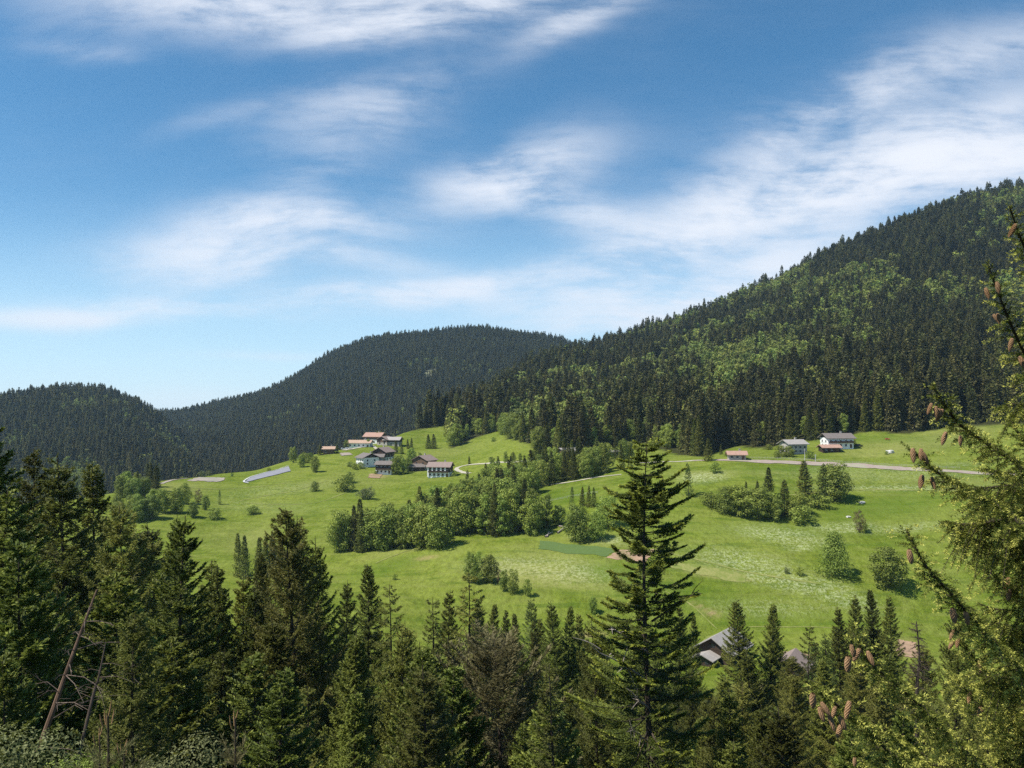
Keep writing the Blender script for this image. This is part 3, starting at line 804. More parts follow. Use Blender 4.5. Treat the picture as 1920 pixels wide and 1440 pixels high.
# --- foreground trees: (proto, px, row of the tip, depth, width factor, label)
FORE = [
 ('layered0', 4, 782, 36, 1.15, 'tall dark fir cut by the left border, tips of its layers lit yellow green'),
 ('spruce2', 95, 842, 62, 1.0, 'slim dark spruce just right of the tall fir at the left border'),
 ('spruce1', 138, 852, 58, 1.15, 'broad dark spruce, middle of three against the wooded hill at left'),
 ('spruce0', 190, 868, 64, 1.0, 'dark pointed spruce, rightmost of three against the wooded hill at left'),
 ('olive0', 247, 948, 50, .9, 'greyish olive spruce left of the dark layered fir'),
 ('layered1', 352, 964, 47, 1.05, 'dark dense fir with layered boughs in front of the left meadow'),
 ('spruce3', 305, 968, 70, .9, 'olive spruce tip between the grey olive spruce and the layered fir'),
 ('spruce2', 425, 1058, 58, .95, 'narrow spruce just right of the dark layered fir'),
 ('spruce0', 466, 1040, 78, .8, 'dark spruce left of the pair of tall olive spruces'),
 ('olive1', 538, 970, 60, .85, 'left and lower tip of the pair of tall olive spruces'),
 ('olive0', 580, 953, 55, .95, 'highest tip of the pair of tall olive spruces before the meadow'),
 ('spruce1', 610, 1010, 62, .85, 'dark spruce shoulder right of the tall olive pair'),
 ('spruce0', 678, 1058, 92, 1.0, 'regular pointed spruce with visible trunk right of the tall olive pair'),
 ('spruce3', 648, 1090, 86, .9, 'small spruce tip beside the regular pointed spruce'),
 ('thin1', 717, 1096, 80, 1.0, 'scrawny thin topped spruce right of the regular pointed one'),
 ('thin0', 797, 1118, 74, 1.0, 'bare topped thin spruce between the scrawny and the tallest sparse spruce'),
 ('olive1', 768, 1165, 66, .9, 'bushy olive spruce with rounded top before the lower meadow'),
 ('thin0', 864, 1073, 62, 1.25, 'tallest sparse spruce with bare trunk rising into the lower meadow'),
 ('spruce3', 845, 1108, 100, .9, 'spruce tip just left behind the tallest sparse spruce'),
 ('spruce1', 893, 1122, 112, .9, 'dark spruce just right behind the tallest sparse spruce'),
 ('spruce0', 923, 1132, 150, 1.0, 'small dark cone shaped spruce, first of three right of the tallest sparse spruce'),
 ('spruce2', 942, 1146, 152, .9, 'small dark spruce, middle one of three beside the pale larch'),
 ('spruce0', 963, 1152, 158, .9, 'small dark spruce touching the left side of the pale larch'),
 ('larch0', 990, 1122, 150, 1.0, 'pale grey green larch standing before the lower meadow'),
 ('spruce2', 1008, 1162, 132, .9, 'dark narrow spruce right of the pale larch'),
 ('spruce3', 1020, 1157, 136, .9, 'second dark narrow spruce right of the pale larch'),
 ('spruce1', 1049, 1131, 122, 1.0, 'taller of the twin dark spruces left of the great fir'),
 ('spruce0', 1063, 1138, 124, .9, 'lower of the twin dark spruces left of the great fir'),
 ('spruce3', 1084, 1150, 126, .9, 'dark spruce between the twin spruces and the great fir'),
 ('greypine0', 935, 1205, 46, 1.1, 'broad grey brown pine with thin needles at bottom centre'),
 ('larch0', 1035, 1308, 40, 1.05, 'fresh light green larch at the bottom, left of the great fir'),
 ('olive1', 1130, 1165, 52, .8, 'olive spruce pressed against the left side of the great fir'),
 ('brightfir0', 300, 1215, 31, 1.2, 'bright green young fir at lower left of the picture'),
 ('brightfir0', 62, 1012, 30, 1.0, 'bright green fir in front of the tall fir at the left border'),
 ('brightfir0', 10, 1240, 20, 1.0, 'light green fir in the lower left corner'),
 ('spruce1', 1395, 1122, 132, 1.15, 'taller dark spruce standing in front of the grey roofed barn'),
 ('spruce0', 1436, 1134, 134, 1.1, 'dark spruce between the barn and the lower barn roof'),
 ('spruce2', 1458, 1160, 138, .8, 'small spruce on the right flank of the two spruces at the barn'),
 ('thin1', 1515, 1174, 102, .9, 'lone thin spruce pole before the bare earth by the barns'),
 ('larch0', 1546, 1192, 112, .9, 'soft green larch left of the close group of four spruces'),
 ('spruce3', 1573, 1134, 140, .95, 'paler spruce at the left end of the group of four below the round tree'),
 ('spruce1', 1610, 1116, 142, .95, 'second dark spruce from the left in the group of four below the round tree'),
 ('spruce0', 1640, 1108, 144, .95, 'highest spruce in the group of four below the round tree'),
 ('spruce2', 1668, 1114, 142, 1.0, 'right end spruce in the group of four below the round tree'),
 ('spruce2', 1265, 1132, 138, 1.0, 'dark spruce half hidden behind the right side of the great fir'),
 ('spruce0', 1296, 1150, 150, .8, 'small spruce between the great fir and the barn'),
 ('olive0', 1770, 1150, 52, .8, 'olive spruce seen through the cone bearing boughs at right'),
 ('olive1', 1400, 1275, 62, 1.0, 'olive bushy spruce below the barn'),
 ('olive0', 1480, 1262, 66, .9, 'olive bushy spruce below the lower barn roof'),
 ('olive0', 1330, 1300, 56, .9, 'olive spruce under the right boughs of the great fir'),
 ('spruce2', 472, 1105, 58, 1.1, 'spruce filling the gap below the tall olive pair, left side'),
 ('spruce0', 1302, 1262, 96, 1.1, 'spruce between the great fir and the lean shed at the barn'),
 ('spruce3', 1325, 1292, 88, 1.2, 'lower spruce in front of the lean shed at the barn'),
 ('brightfir0', 500, 1235, 33, 1.2, 'bright green young fir below the tall olive pair'),
 ('brightfir0', 800, 1300, 33, 1.2, 'bright green young fir left of the grey brown pine'),
 ('olive1', 274, 984, 66, 1.2, 'olive spruce behind the gap between the grey olive spruce and the layered fir'),
 ('spruce1', 318, 978, 76, 1.2, 'dark spruce just left behind the dark layered fir'),
 ('spruce2', 396, 1050, 64, 1.1, 'dark spruce at the right foot of the dark layered fir'),
 ('spruce1', 1420, 1225, 98, 1.2, 'broad spruce in front of the right side of the old grey barn'),
 ('spruce3', 1372, 1262, 80, 1.2, 'spruce below the two spruces at the old grey barn'),
 ('olive0', 1470, 1232, 100, 1.2, 'olive spruce covering the left end of the tan barn roof'),
 ('spruce0', 1548, 1236, 96, 1.2, 'dark spruce right below the tan barn roof'),
 ('olive1', 1600, 1232, 92, 1.2, 'olive spruce below the left half of the group of four spruces'),
 ('spruce1', 1660, 1228, 94, 1.2, 'dark spruce below the right half of the group of four spruces'),
 ('olive0', 1722, 1216, 84, 1.1, 'olive spruce behind the grey dead snag'),
 ('spruce2', 1230, 1222, 92, 1.1, 'spruce seen through the right boughs of the great fir'),
 ('spruce3', 1130, 1182, 100, 1.1, 'spruce close left of the great fir, behind it'),
 ('larch0', 1527, 1205, 122, .9, 'soft green larch hiding the right end of the tan barn roof'),
 ('olive1', 1345, 1272, 84, .8, 'olive spruce directly below the old grey barn'),
 ('spruce3', 500, 1050, 84, .9, 'spruce tip just left below the tall olive pair'),
 ('spruce1', 452, 1078, 66, .9, 'dark spruce low between the layered fir and the tall olive pair'),
 ('spruce3', 730, 1190, 44, .95, 'dark spruce with long drooping boughs at bottom left of centre'),
 ('layered1', 655, 1180, 50, .9, 'dark layered fir below the regular pointed spruce'),
]
used = []
def fore(key, px, py, d, w, label, group=None):
    top = at(px, py, d)
    zb = zat(top.x, top.y)
    plant(key, (top.x, top.y, zb - 0.3), top.z - zb + 0.3, w, None, nm(key), label, 'tree', group)
    used.append((top.x, top.y))
for a in FORE: fore(*a)
# crowd of the dark forest on the slope below the camera
def crowd(count, d0, d1, h0, h1, gap, m0):
    n = 0; tries = 0
    while n < count and tries < 20000:
        tries += 1
        d = random.uniform(d0, d1)
        px = random.uniform(-160, 2020)
        x = (px - 960) / F * d
        zb = zat(x, d)
        h = random.uniform(h0, h1)
        ppx, ppy = proj((x, d, zb + h))
        lim = tree_line(ppx) + (m0 if ppx < 1300 else m0 + 20)
        if ppy < lim or ppy > 1500: continue
        if 1290 < ppx < 1405 and ppy < 1270: continue
        if 1440 < ppx < 1540 and ppy < 1290: continue
        if 1120 < ppx < 1340 and d < 56: continue
        if d < 29 and 10 < ppx < 250: continue
        if d < 40 and ppx > 1250 and ppy < 1320: continue
        if any((x - a)**2 + (d - b)**2 < gap * gap for a, b in used): continue
        used.append((x, d)); n += 1
        crowd_tree(x, d, zb, h, ppx)
def crowd_tree(x, d, zb, h, ppx):
    key = random.choice(['spruce0', 'spruce1', 'spruce2', 'spruce3', 'spruce1', 'olive0', 'olive1', 'layered0', 'layered1', 'thin0', 'brightfir0', 'brightfir0'] if ppx < 1250 else ['spruce1', 'spruce3', 'olive0', 'olive1', 'brightfir0', 'spruce0', 'thin1'])
    zone = 'lower left corner' if ppx < 480 else 'bottom, left of the grey brown pine' if ppx < 860 else 'bottom, right of the grey brown pine' if ppx < 1210 else 'bottom, right of the great fir'
    kind = {'spruce_tree': 'spruce', 'fir_tree': 'fir'}[nm(key)]
    plant(key, (x, d, zb - 0.3), h, random.uniform(.85, 1.4), None, nm(key), '%s %s in the foreground forest, %s' % ({'s': 'dark', 'o': 'olive', 'l': 'layered dark', 't': 'thin', 'b': 'light green'}[key[0]], kind, zone), 'tree', 'foreground forest trees')
crowd(84, 25, 62, 14, 27, 3.5, 40)
crowd(62, 60, 120, 16, 26, 4.4, 25)
crowd(24, 120, 200, 12, 22, 5.5, 20)

# ------------------------------------------------------------------ draped ground patches
def inside(poly, x, y):
    c = False
    n = len(poly)
    for i in range(n):
        (x1, y1), (x2, y2) = poly[i], poly[i - 1]
        if (y1 > y) != (y2 > y) and x < (x2 - x1) * (y - y1) / (y2 - y1) + x1: c = not c
    return c
def lay(p, off):
    z = zat(p.x, p.y)
    return (p.x, p.y, z + off)
def quad_patch(name, mt, corners, off, label, cat, nu=14, nv=8, kind='structure', wob=0.6):
    """corners in photo px on the ground: a,b (far side), c,d (near side)"""
    a, b, c, d = [hit(*q) for q in corners]
    P = []
    for j in range(nv + 1):
        for i in range(nu + 1):
            u, v = i / nu, j / nv
            p = (a * (1 - u) + b * u) * (1 - v) + (d * (1 - u) + c * u) * v
            if i in (0, nu) or j in (0, nv):
                p = p + Vector((random.uniform(-wob, wob), random.uniform(-wob, wob), 0))
            P.append(lay(p, off))
    Fq = [(j * (nu + 1) + i, j * (nu + 1) + i + 1, (j + 1) * (nu + 1) + i + 1, (j + 1) * (nu + 1) + i) for j in range(nv) for i in range(nu)]
    mb = MB(); mb.add(P, Fq)
    return tag(mb.build(name, mt, None, True), label, cat, kind=kind)
def strip(name, mt, pts, widths, off, label, cat, step=2.5, across=4, kind='structure', wob=0.25):
    W_ = [hit(*q) for q in pts]
    L = []
    for i in range(len(W_) - 1):
        n_ = max(2, int((W_[i + 1] - W_[i]).length / step))
        p0, p1, p2, p3 = W_[max(0, i - 1)], W_[i], W_[i + 1], W_[min(len(W_) - 1, i + 2)]
        for k in range(n_):
            t = k / n_
            q = 0.5 * ((2 * p1) + (p2 - p0) * t + (2 * p0 - 5 * p1 + 4 * p2 - p3) * t * t + (3 * p1 - p0 - 3 * p2 + p3) * t**3)
            L.append((q, widths[i] * (1 - t) + widths[i + 1] * t))
    L.append((W_[-1], widths[-1]))
    P = []
    for i, (q, w) in enumerate(L):
        tg = (L[min(i + 1, len(L) - 1)][0] - L[max(i - 1, 0)][0]); tg.z = 0; tg.normalize()
        nr = Vector((-tg.y, tg.x, 0))
        w = w * (1 + random.uniform(-wob, wob))
        for k in range(across + 1):
            P.append(lay(q + nr * w * (k / across - 0.5), off))
    Fq = [(i * (across + 1) + k, i * (across + 1) + k + 1, (i + 1) * (across + 1) + k + 1, (i + 1) * (across + 1) + k) for i in range(len(L) - 1) for k in range(across)]
    mb = MB(); mb.add(P, Fq)
    return tag(mb.build(name, mt, None, True), label, cat, kind=kind)

quad_patch('crop_field', M['crop'], [(1013, 1013), (1160, 1031), (1134, 1045), (1010, 1028)], 0.12, 'blue green field of young crop below the round trees', 'field')
quad_patch('ploughed_field', M['dirt'], [(1161, 1032), (1225, 1030), (1212, 1056), (1135, 1047)], 0.12, 'brown ploughed patch beside the crop field, behind the great fir', 'field')
quad_patch('sheeted_plot', M['sheet'], [(467, 896), (541, 875), (545, 884), (459, 905)], 0.35, 'long grey sheeted plot on the left meadow', 'field', 20, 6, wob=0.15)
strip('plot_edging', M['white_sheet'], [(541, 874), (505, 885), (468, 896), (457, 904), (466, 907)], [0.4, 0.5, 0.7, 1.2, 0.8], 0.55, 'white edging along the grey sheeted plot', 'edging', 2, 2, wob=0.05)
quad_patch('sandy_lot', M['sand'], [(374, 892), (424, 897), (408, 904), (350, 902)], 0.25, 'sandy bare lot on the crest of the left meadow', 'ground', 16, 6, wob=1.2)
strip('path', M['sand'], [(300, 908), (325, 900), (352, 896)], [3, 3, 3], 0.25, 'sandy path along the crest of the left meadow', 'path')
strip('gravel_road', M['gravel'], [(1300, 864), (1370, 863), (1440, 866), (1510, 869), (1580, 872), (1650, 876), (1710, 880), (1790, 884), (1900, 890), (2050, 896)], [2.5, 5, 7, 7, 7, 7, 6, 4, 3.5, 3.5], 0.2, 'pinkish gravel road cutting across the slope below the farmhouses', 'road', 2.5, 6)
strip('lane', M['pale_path'], [(880, 888), (862, 884), (856, 879), (868, 874), (888, 871), (925, 868), (975, 866), (1030, 862)], [3.6, 3, 2.6, 2.4, 2.2, 2.2, 2.2, 2.2], 0.25, 'pale lane leaving the white farmhouse towards the wood', 'path')
strip('farm_track', M['pale_path'], [(698, 836), (706, 842), (716, 847)], [3, 3, 3], 0.3, 'short pale track below the upper hamlet', 'path')
strip('dirt_track', M['dirt'], [(1108, 852), (1125, 843), (1146, 835)], [5, 6, 6], 0.3, 'reddish dirt track at the forest edge', 'path')
strip('terrace_path', M['pale_path'], [(950, 926), (985, 916), (1030, 909), (1075, 903), (1120, 895), (1165, 890)], [2.0, 2.2, 2.4, 2.0, 2.0, 1.5], 0.2, 'pale path along the terrace edge above the tree band', 'path')
strip('farm_road', M['pale_path'], [(1180, 868), (1260, 866), (1300, 864)], [2.5, 2.5, 3], 0.2, 'pale road behind the top of the great fir', 'path')
strip('dry_strip', M['dry_grass'], [(1255, 1058), (1310, 1068), (1360, 1077), (1398, 1086)], [4, 7, 7, 4], 0.1, 'dried mown strip in the meadow right of the great fir', 'grass')
strip('wheel_track', M['dry_grass'], [(1230, 1030), (1330, 1055), (1430, 1078), (1540, 1095)], [.9, .9, .9, .9], 0.1, 'faint wheel track running across the right meadow', 'path')
strip('mown_edge', M['dry_grass'], [(350, 914), (420, 917), (500, 911), (545, 903)], [1.0, 1.2, 1.2, .8], 0.1, 'pale mown edge below the sandy lot', 'grass')
strip('mown_edge', M['dry_grass'], [(446, 940), (500, 929), (560, 918), (606, 904)], [.8, 1.1, 1.1, .8], 0.1, 'pale curved edge between two plots of the left meadow', 'grass')
strip('mown_edge', M['dry_grass'], [(460, 944), (540, 946), (600, 941), (655, 922)], [.8, 1.0, 1.0, .8], 0.1, 'lower pale edge line across the left meadow', 'grass')
strip('foot_track', M['dry_grass'], [(705, 1056), (760, 1034), (800, 1026), (850, 1018)], [.7, .8, .8, .7], 0.1, 'faint foot track on the lower meadow below the tree band', 'path')
strip('foot_track', M['dry_grass'], [(1245, 1108), (1290, 1130), (1320, 1156), (1345, 1180)], [.4, .5, .5, .4], 0.1, 'faint track running down the meadow towards the old barn', 'path')
strip('mown_edge', M['dry_grass'], [(1400, 1176), (1480, 1176), (1570, 1178)], [.35, .4, .35], 0.1, 'straight pale edge line above the spruces at the barn', 'grass')
strip('mown_edge', M['dry_grass'], [(1480, 928), (1600, 919), (1720, 919), (1850, 922)], [.8, 1.2, 1.2, .8], 0.1, 'pale edge line right of the hedgerow', 'grass')
strip('barn_track', M['dry_grass'], [(1318, 1212), (1330, 1197), (1362, 1190)], [2, 2.5, 2], 0.15, 'sandy track curving behind the grey roofed barn', 'path')
quad_patch('yard', M['dirt'], [(1470, 1222), (1520, 1228), (1530, 1262), (1470, 1262)], 0.15, 'bare earth yard between the barns', 'ground')
quad_patch('bare_ground', M['dirt'], [(1685, 1200), (1715, 1205), (1725, 1235), (1680, 1230)], 0.15, 'patch of bare earth under the group of four spruces', 'ground')
quad_patch('garden_plot', M['dirt'], [(692, 889), (716, 888), (712, 897), (690, 896)], 0.25, 'bare earth slope below the dark roofed chalet', 'ground')
quad_patch('garden_bed', M['gravel'], [(637, 850), (655, 849), (660, 853), (640, 855)], 0.3, 'dark bare bed on the meadow below the upper hamlet', 'ground')
quad_patch('farm_yard', M['pale_path'], [(640, 838), (672, 834), (690, 838), (648, 845)], 0.3, 'pale gravel yard below the upper hamlet', 'ground')

def catmull(P, n):
    P = np.array(P); out = []
    for i in range(len(P) - 1):
        p0, p1, p2, p3 = P[max(0, i - 1)], P[i], P[i + 1], P[min(len(P) - 1, i + 2)]
        for t in np.linspace(0, 1, n, endpoint=False):
            out.append(0.5 * ((2 * p1) + (p2 - p0) * t + (2 * p0 - 5 * p1 + 4 * p2 - p3) * t * t + (3 * p1 - p0 - 3 * p2 + p3) * t**3))
    out.append(P[-1])
    return np.array(out)
# ------------------------------------------------------------------ buildings
def house(name, px, py, w, l, hw, rz, pitch, wall, roof, label, upper=None, split=0.5, gable_wood=True, win=(4, 2), over=1.1, balcony=False, chimney=True, door=True, cat='house', pillars=0, d=None, skew=0.0):
    """w = length along the ridge, l = depth across it, local -Y side is one eave wall, -X / +X the gables"""
    p = hit(px, py)
    e = empty(name, (p.x, p.y, p.z), R(rz))
    tag(e, label, cat)
    hz = hw * split if upper else hw
    m = MB(); m.box((0, 0, (hz - 4) / 2), (w, l, hz + 4)); m.build('wall', M[wall], e)
    rh = l / 2 * math.tan(R(pitch))
    if upper:
        m = MB(); m.box((0, 0, (hz + hw) / 2 + 0.005), (w + 0.16, l + 0.16, hw - hz)); m.build('upper_wall', M[upper], e)
    m = MB()
    for sx in (-1, 1):
        x0 = sx * w / 2
        pts = [(-l / 2, hw + 0.01), (l / 2, hw + 0.01), (0, hw + rh)]
        V = [(x0 + sx * 0.06, a, b) for a, b in pts] + [(x0 - sx * 0.3, a, b) for a, b in pts]
        m.add(V, [(0, 1, 2), (3, 4, 5)]); m.add(V, [(0, 1, 4, 3), (1, 2, 5, 4), (2, 0, 3, 5)])
    m.build('gable', M['brown_wood' if gable_wood == 2 else 'dark_wood' if gable_wood else wall], e)
    m = MB(); th = 0.28
    el = l / 2 + over; ez = hw - over * math.tan(R(pitch))
    rr = hw + rh
    X = w / 2 + over
    for sy in (-1, 1):
        V = [(-X, 0, rr + 0.06), (X, 0, rr + 0.06), (X, sy * el, ez + 0.06), (-X, sy * el, ez + 0.06)]
        V += [(a, b, c + th) for a, b, c in V]
        m.add(V, [(0, 1, 2, 3), (4, 5, 6, 7), (0, 1, 5, 4), (1, 2, 6, 5), (2, 3, 7, 6), (3, 0, 4, 7)])
    rf = m.build('roof', M[roof], e)
    if chimney:
        m = MB(); m.box((w * 0.2, l * 0.12, rr + 0.3), (0.9, 0.9, 2.0)); m.box((w * 0.2, l * 0.12, rr + 1.36), (1.15, 1.15, 0.12)); m.build('chimney', M['stone_wall'], rf)
    nx, nz = win
    fr = w / nx
    for k in range(nz):
        zc = 1.5 + k * (hw - 1.2) / max(1, nz)
        up_ = upper and zc > hz
        for i in range(nx):
            if door and k == 0 and i == nx - 1: continue
            m = MB(); m.box((-w / 2 + fr * (i + 0.5), -l / 2 - (0.12 if up_ else 0.04), zc), (1.15, 0.1, 1.3)); wo = m.build('window', M['glass'], e)
            m = MB(); xc = -w / 2 + fr * (i + 0.5); yc = -l / 2 - (0.13 if up_ else 0.05)
            m.box((xc, yc - 0.02, zc - 0.72), (1.5, 0.16, 0.12)); m.box((xc, yc - 0.02, zc + 0.72), (1.4, 0.14, 0.12))
            m.build('frame', M['white_paint'], wo)
        for sx in (-1, 1):
            for i in range(2):
                m = MB(); m.box((sx * (w / 2 + (0.12 if up_ else 0.04)), l * (i - 0.5) * 0.45, zc), (0.1, 1.1, 1.25)); m.build('window', M['glass'], e)
    for sx in (-1, 1):
        m = MB(); m.box((sx * (w / 2 + 0.1), 0, hw + rh * 0.35), (0.12, 1.0, 1.0)); m.build('window', M['glass'], e)
    if door:
        m = MB(); m.box((w / 2 - fr * 0.5, -l / 2 - 0.05, 1.05), (1.4, 0.12, 2.1)); m.build('door', M['brown_wood'], e)
    if balcony:
        m = MB(); zb = hz + 0.1
        m.box((0, -l / 2 - 0.75, zb), (w * 0.94, 1.3, 0.16)); m.box((0, -l / 2 - 1.36, zb + 0.55), (w * 0.94, 0.08, 0.95)); m.build('balcony', M['dark_wood'], e)
    for i in range(pillars):
        m = MB(); m.box((-w / 2 + w * (i + 0.5) / pillars - w / pillars * 0.45, -l / 2 - 0.35, hw * 0.47), (0.95, 0.5, hw * 0.94)); m.build('pillar', M[wall], e)
    return e

# lower village
house('farmhouse', 826, 893, 14, 11, 6.6, -8, 24, 'white_wall', 'roof_brown', 'white farmhouse with dark upper storey and white pillars, rightmost of the village', 'dark_wood', .45, win=(5, 2), balcony=True, pillars=5)
house('farmhouse', 796, 878, 12, 12, 6.0, 62, 26, 'stone_wall', 'roof_brown', 'farmhouse with wooden gable and red brown roof between the trees and the white farmhouse', 'brown_wood', .5, gable_wood=2)
house('barn', 780, 882, 10, 7, 2.8, 10, 24, 'dark_wood', 'roof_dark', 'low dark barn just left of the farmhouse with wooden gable', None, win=(2, 1), chimney=False, cat='barn')
house('chalet', 723, 887, 11, 9, 6.2, -10, 22, 'white_wall', 'roof_dark', 'dark roofed chalet with balcony standing lowest in the village', 'dark_wood', .42, win=(4, 2), balcony=True)
house('farmhouse', 689, 872, 12, 12, 5.6, -55, 24, 'white_wall', 'roof_dark', 'white house with dark roof and many windows at the left end of the village', None, gable_wood=True, win=(4, 2))
house('farmhouse', 719, 863, 13, 11, 6.5, 70, 28, 'white_wall', 'roof_brown', 'dark gabled farmhouse with white pillars and red brown roof in mid village', 'dark_wood', .4, win=(3, 2), pillars=0)
house('barn', 705, 868, 11, 8, 4.6, 0, 22, 'stone_wall', 'roof_dark', 'dark roofed barn wedged between the white house and the gabled farmhouse', None, win=(3, 1), chimney=False, cat='barn')
# upper hamlet
house('farmhouse', 676, 834, 18, 9, 3.6, -6, 22, 'white_wall', 'roof_orange', 'long low house with orange roof at the left of the upper hamlet', None, win=(5, 1), gable_wood=0)
house('farmhouse', 703, 831, 15, 12, 6.0, -14, 26, 'white_wall', 'roof_red', 'tall house with pinkish red roof in the upper hamlet', 'brown_wood', .6, win=(4, 2))
house('barn', 722, 834, 9, 10, 4.6, 65, 26, 'stone_wall', 'roof_brown', 'gabled brown barn right of the pinkish red roof', 'brown_wood', .5, chimney=False, cat='barn')
house('barn', 737, 835, 13, 10, 4.8, -8, 22, 'stone_wall', 'roof_grey', 'grey roofed barn at the right end of the upper hamlet', 'dark_wood', .6, win=(3, 1), chimney=False, cat='barn')
house('house', 617, 850, 8, 7, 3.6, 5, 22, 'brown_wood', 'roof_orange', 'small orange roofed house on the ridge left of the upper hamlet', None, win=(2, 1), cat='house')
# right slope
house('farmhouse', 1569, 839, 15, 10, 5.8, 4, 24, 'white_wall', 'roof_dark', 'large white farmhouse with grey roof below the forest on the right slope', 'white_wall', .5, win=(5, 2), over=1.3, balcony=True)
house('annex', 1555, 846, 10, 6, 2.3, 4, 22, 'dark_wood', 'roof_red', 'low wooden annex with pink roof in front of the large white farmhouse', None, win=(3, 1), chimney=False, cat='barn')
house('farmhouse', 1487, 850, 12, 9, 5.6, 18, 24, 'stone_wall', 'roof_grey', 'grey stone house behind orchard trees left of the large white farmhouse', None, win=(4, 2), gable_wood=0)
house('hut', 1381, 861, 9, 6, 2.8, -6, 26, 'stone_wall', 'roof_red', 'small hut with red roof beside the gravel road', None, win=(3, 1), cat='hut')
house('barn', 1064, 857, 10, 9, 4.0, 28, 20, 'brown_wood', 'roof_grey', 'brown wooden barn with pale grey roof at the forest edge', None, win=(2, 1), chimney=False, cat='barn')
house('shed', 1152, 853, 8, 5, 2.2, 8, 16, 'stone_wall', 'roof_grey', 'small pale shed among trees right of the dirt track', None, win=(2, 1), chimney=False, cat='shed')
# valley barns
house('barn', 1354, 1236, 13, 11, 4.4, 52, 33, 'dark_wood', 'roof_grey', 'old barn with large grey shingle roof at the foot of the meadow', None, win=(2, 1), chimney=False, cat='barn', over=1.4)
house('shed', 1328, 1244, 7, 5, 2.4, 52, 20, 'dark_wood', 'roof_grey', 'low lean shed at the left of the old grey barn', None, win=(1, 1), chimney=False, door=False, cat='shed')
house('barn', 1486, 1262, 8, 8, 2.8, 60, 34, 'dark_wood', 'roof_brown', 'barn with steep tan roof and dark gable right of the two spruces', None, win=(2, 1), chimney=False, cat='barn')

def car(px, py, rz, paint, label):
    p = hit(px, py)
    e = empty('parked_car', (p.x, p.y, p.z + 0.3), R(rz)); tag(e, label, 'car')
    m = MB(); m.poly_prism([(-2.1, .3), (2.1, .3), (2.15, .8), (1.1, .95), (-2.0, 1.0), (-2.15, .7)], -.85, .85); m.build('body', M[paint], e)
    m = MB(); m.poly_prism([(-1.8, 1.0), (1.0, .96), (.4, 1.5), (-1.3, 1.5)], -.75, .75); m.build('cabin', M['glass'], e)
    if paint == 'red_paint': e.scale = (.6, .6, .6)
    for sx in (-1.3, 1.3):
        for sy in (-.8, .8):
            m = MB(); m.tube([(sx, sy - .1, .32), (sx, sy + .1, .32)], .32, 10); m.build('wheel', M['rubber'], e)
car(645, 842, 20, 'white_paint', 'small white car parked on the left of the upper hamlet yard')
car(653, 840, 15, 'white_paint', 'small white car parked nearer the orange roofed long house')
car(1610, 838, 8, 'rubber', 'dark car parked right of the large white farmhouse')
car(1664, 825, -10, 'red_paint', 'small red vehicle on the grass right of the large white farmhouse')

def fence(pts, n, label):
    a = [hit(*q) for q in pts]
    e = empty('pasture_fence', a[0]); tag(e, label, 'fence')
    Q = catmull([np.array(q) for q in a], 8)
    cs = np.concatenate([[0], np.cumsum(np.linalg.norm(np.diff(Q, axis=0), axis=1))])
    top = []
    for k in range(n):
        s_ = cs[-1] * k / (n - 1)
        x, y = np.interp(s_, cs, Q[:, 0]), np.interp(s_, cs, Q[:, 1])
        p = np.array([x, y, zat(x, y)]) - np.array(a[0])
        m = MB(); m.tube([p - [0, 0, .4], p + [0, 0, 1.25 + random.uniform(-.1, .1)]], .075, 6); m.build('post', M['dead_bark'], e)
        top.append(p)
    m = MB()
    for z in (.55, 1.05): m.tube([p + [0, 0, z] for p in top], .03, 4)
    m.build('wire', M['metal'], e)
def pole(px, py, h, label):
    p = hit(px, py)
    e = empty('utility_pole', p); tag(e, label, 'pole', None)
    m = MB(); m.tube([(0, 0, -1), (0, 0, h)], [.16, .11], 8); m.build('post', M['metal'], e)
    m = MB(); m.box((0, 0, h - .6), (1.6, .12, .12)); m.build('crossarm', M['metal'], e)
pole(1509, 868, 7.5, 'pale utility pole by the road below the stone house')
pole(1529, 866, 4.2, 'short pole right of the pale utility pole')
fence([(1400, 860), (1470, 862), (1540, 865), (1620, 870), (1700, 875), (1800, 879)], 34, 'pasture fence of thin posts along the upper side of the gravel road')
fence([(960, 962), (1000, 948), (1060, 935), (1120, 925)], 20, 'pasture fence of thin posts on the terrace meadow below the pale path')
def rock(px, py, r, label, seed):
    p = hit(px, py)
    rg = np.random.default_rng(seed)
    th, ph = np.meshgrid(np.linspace(0, 2 * np.pi, 12, endpoint=False), np.linspace(0, np.pi, 8), indexing='xy')
    rr = r * (1 + 0.25 * rg.normal(0, 1, th.shape) * np.sin(ph))
    V = np.stack([rr * np.cos(th) * np.sin(ph) * 1.4, rr * np.sin(th) * np.sin(ph), rr * np.cos(ph) * .75 + r * .2], -1).reshape(-1, 3)
    Fq = [(i * 12 + j, i * 12 + (j + 1) % 12, (i + 1) * 12 + (j + 1) % 12, (i + 1) * 12 + j) for i in range(7) for j in range(12)]
    m = MB(); m.add(V, Fq); o = m.build('boulder', M['rock']); o.location = p
    tag(o, label, 'boulder')
rock(1669, 849, 1.7, 'white boulder in the field right of the large white farmhouse', 1)
rock(1617, 943, .9, 'pale stone in the meadow right of the big round tree', 2)
rock(1591, 970, .7, 'small pale stone left of the copper shrub', 3)
def log(px, py, px2, py2, r, label):
    a, b = hit(px, py), hit(px2, py2)
    m = MB(); m.tube([a + Vector((0, 0, .4)), (a + b) / 2 + Vector((0, 0, .7)), b + Vector((0, 0, .5))], [r, r * .8, r * .5], 7)
    o = m.build('fallen_log', M['dead_bark']); tag(o, label, 'log')
log(1022, 1008, 1036, 1000, .35, 'pale fallen log lying lowest at the end of the tree band')
log(1026, 1008, 1030, 998, .3, 'short pale log crossing the lowest fallen log')
log(1045, 1001, 1062, 990, .4, 'longest pale fallen log left of the round trees')
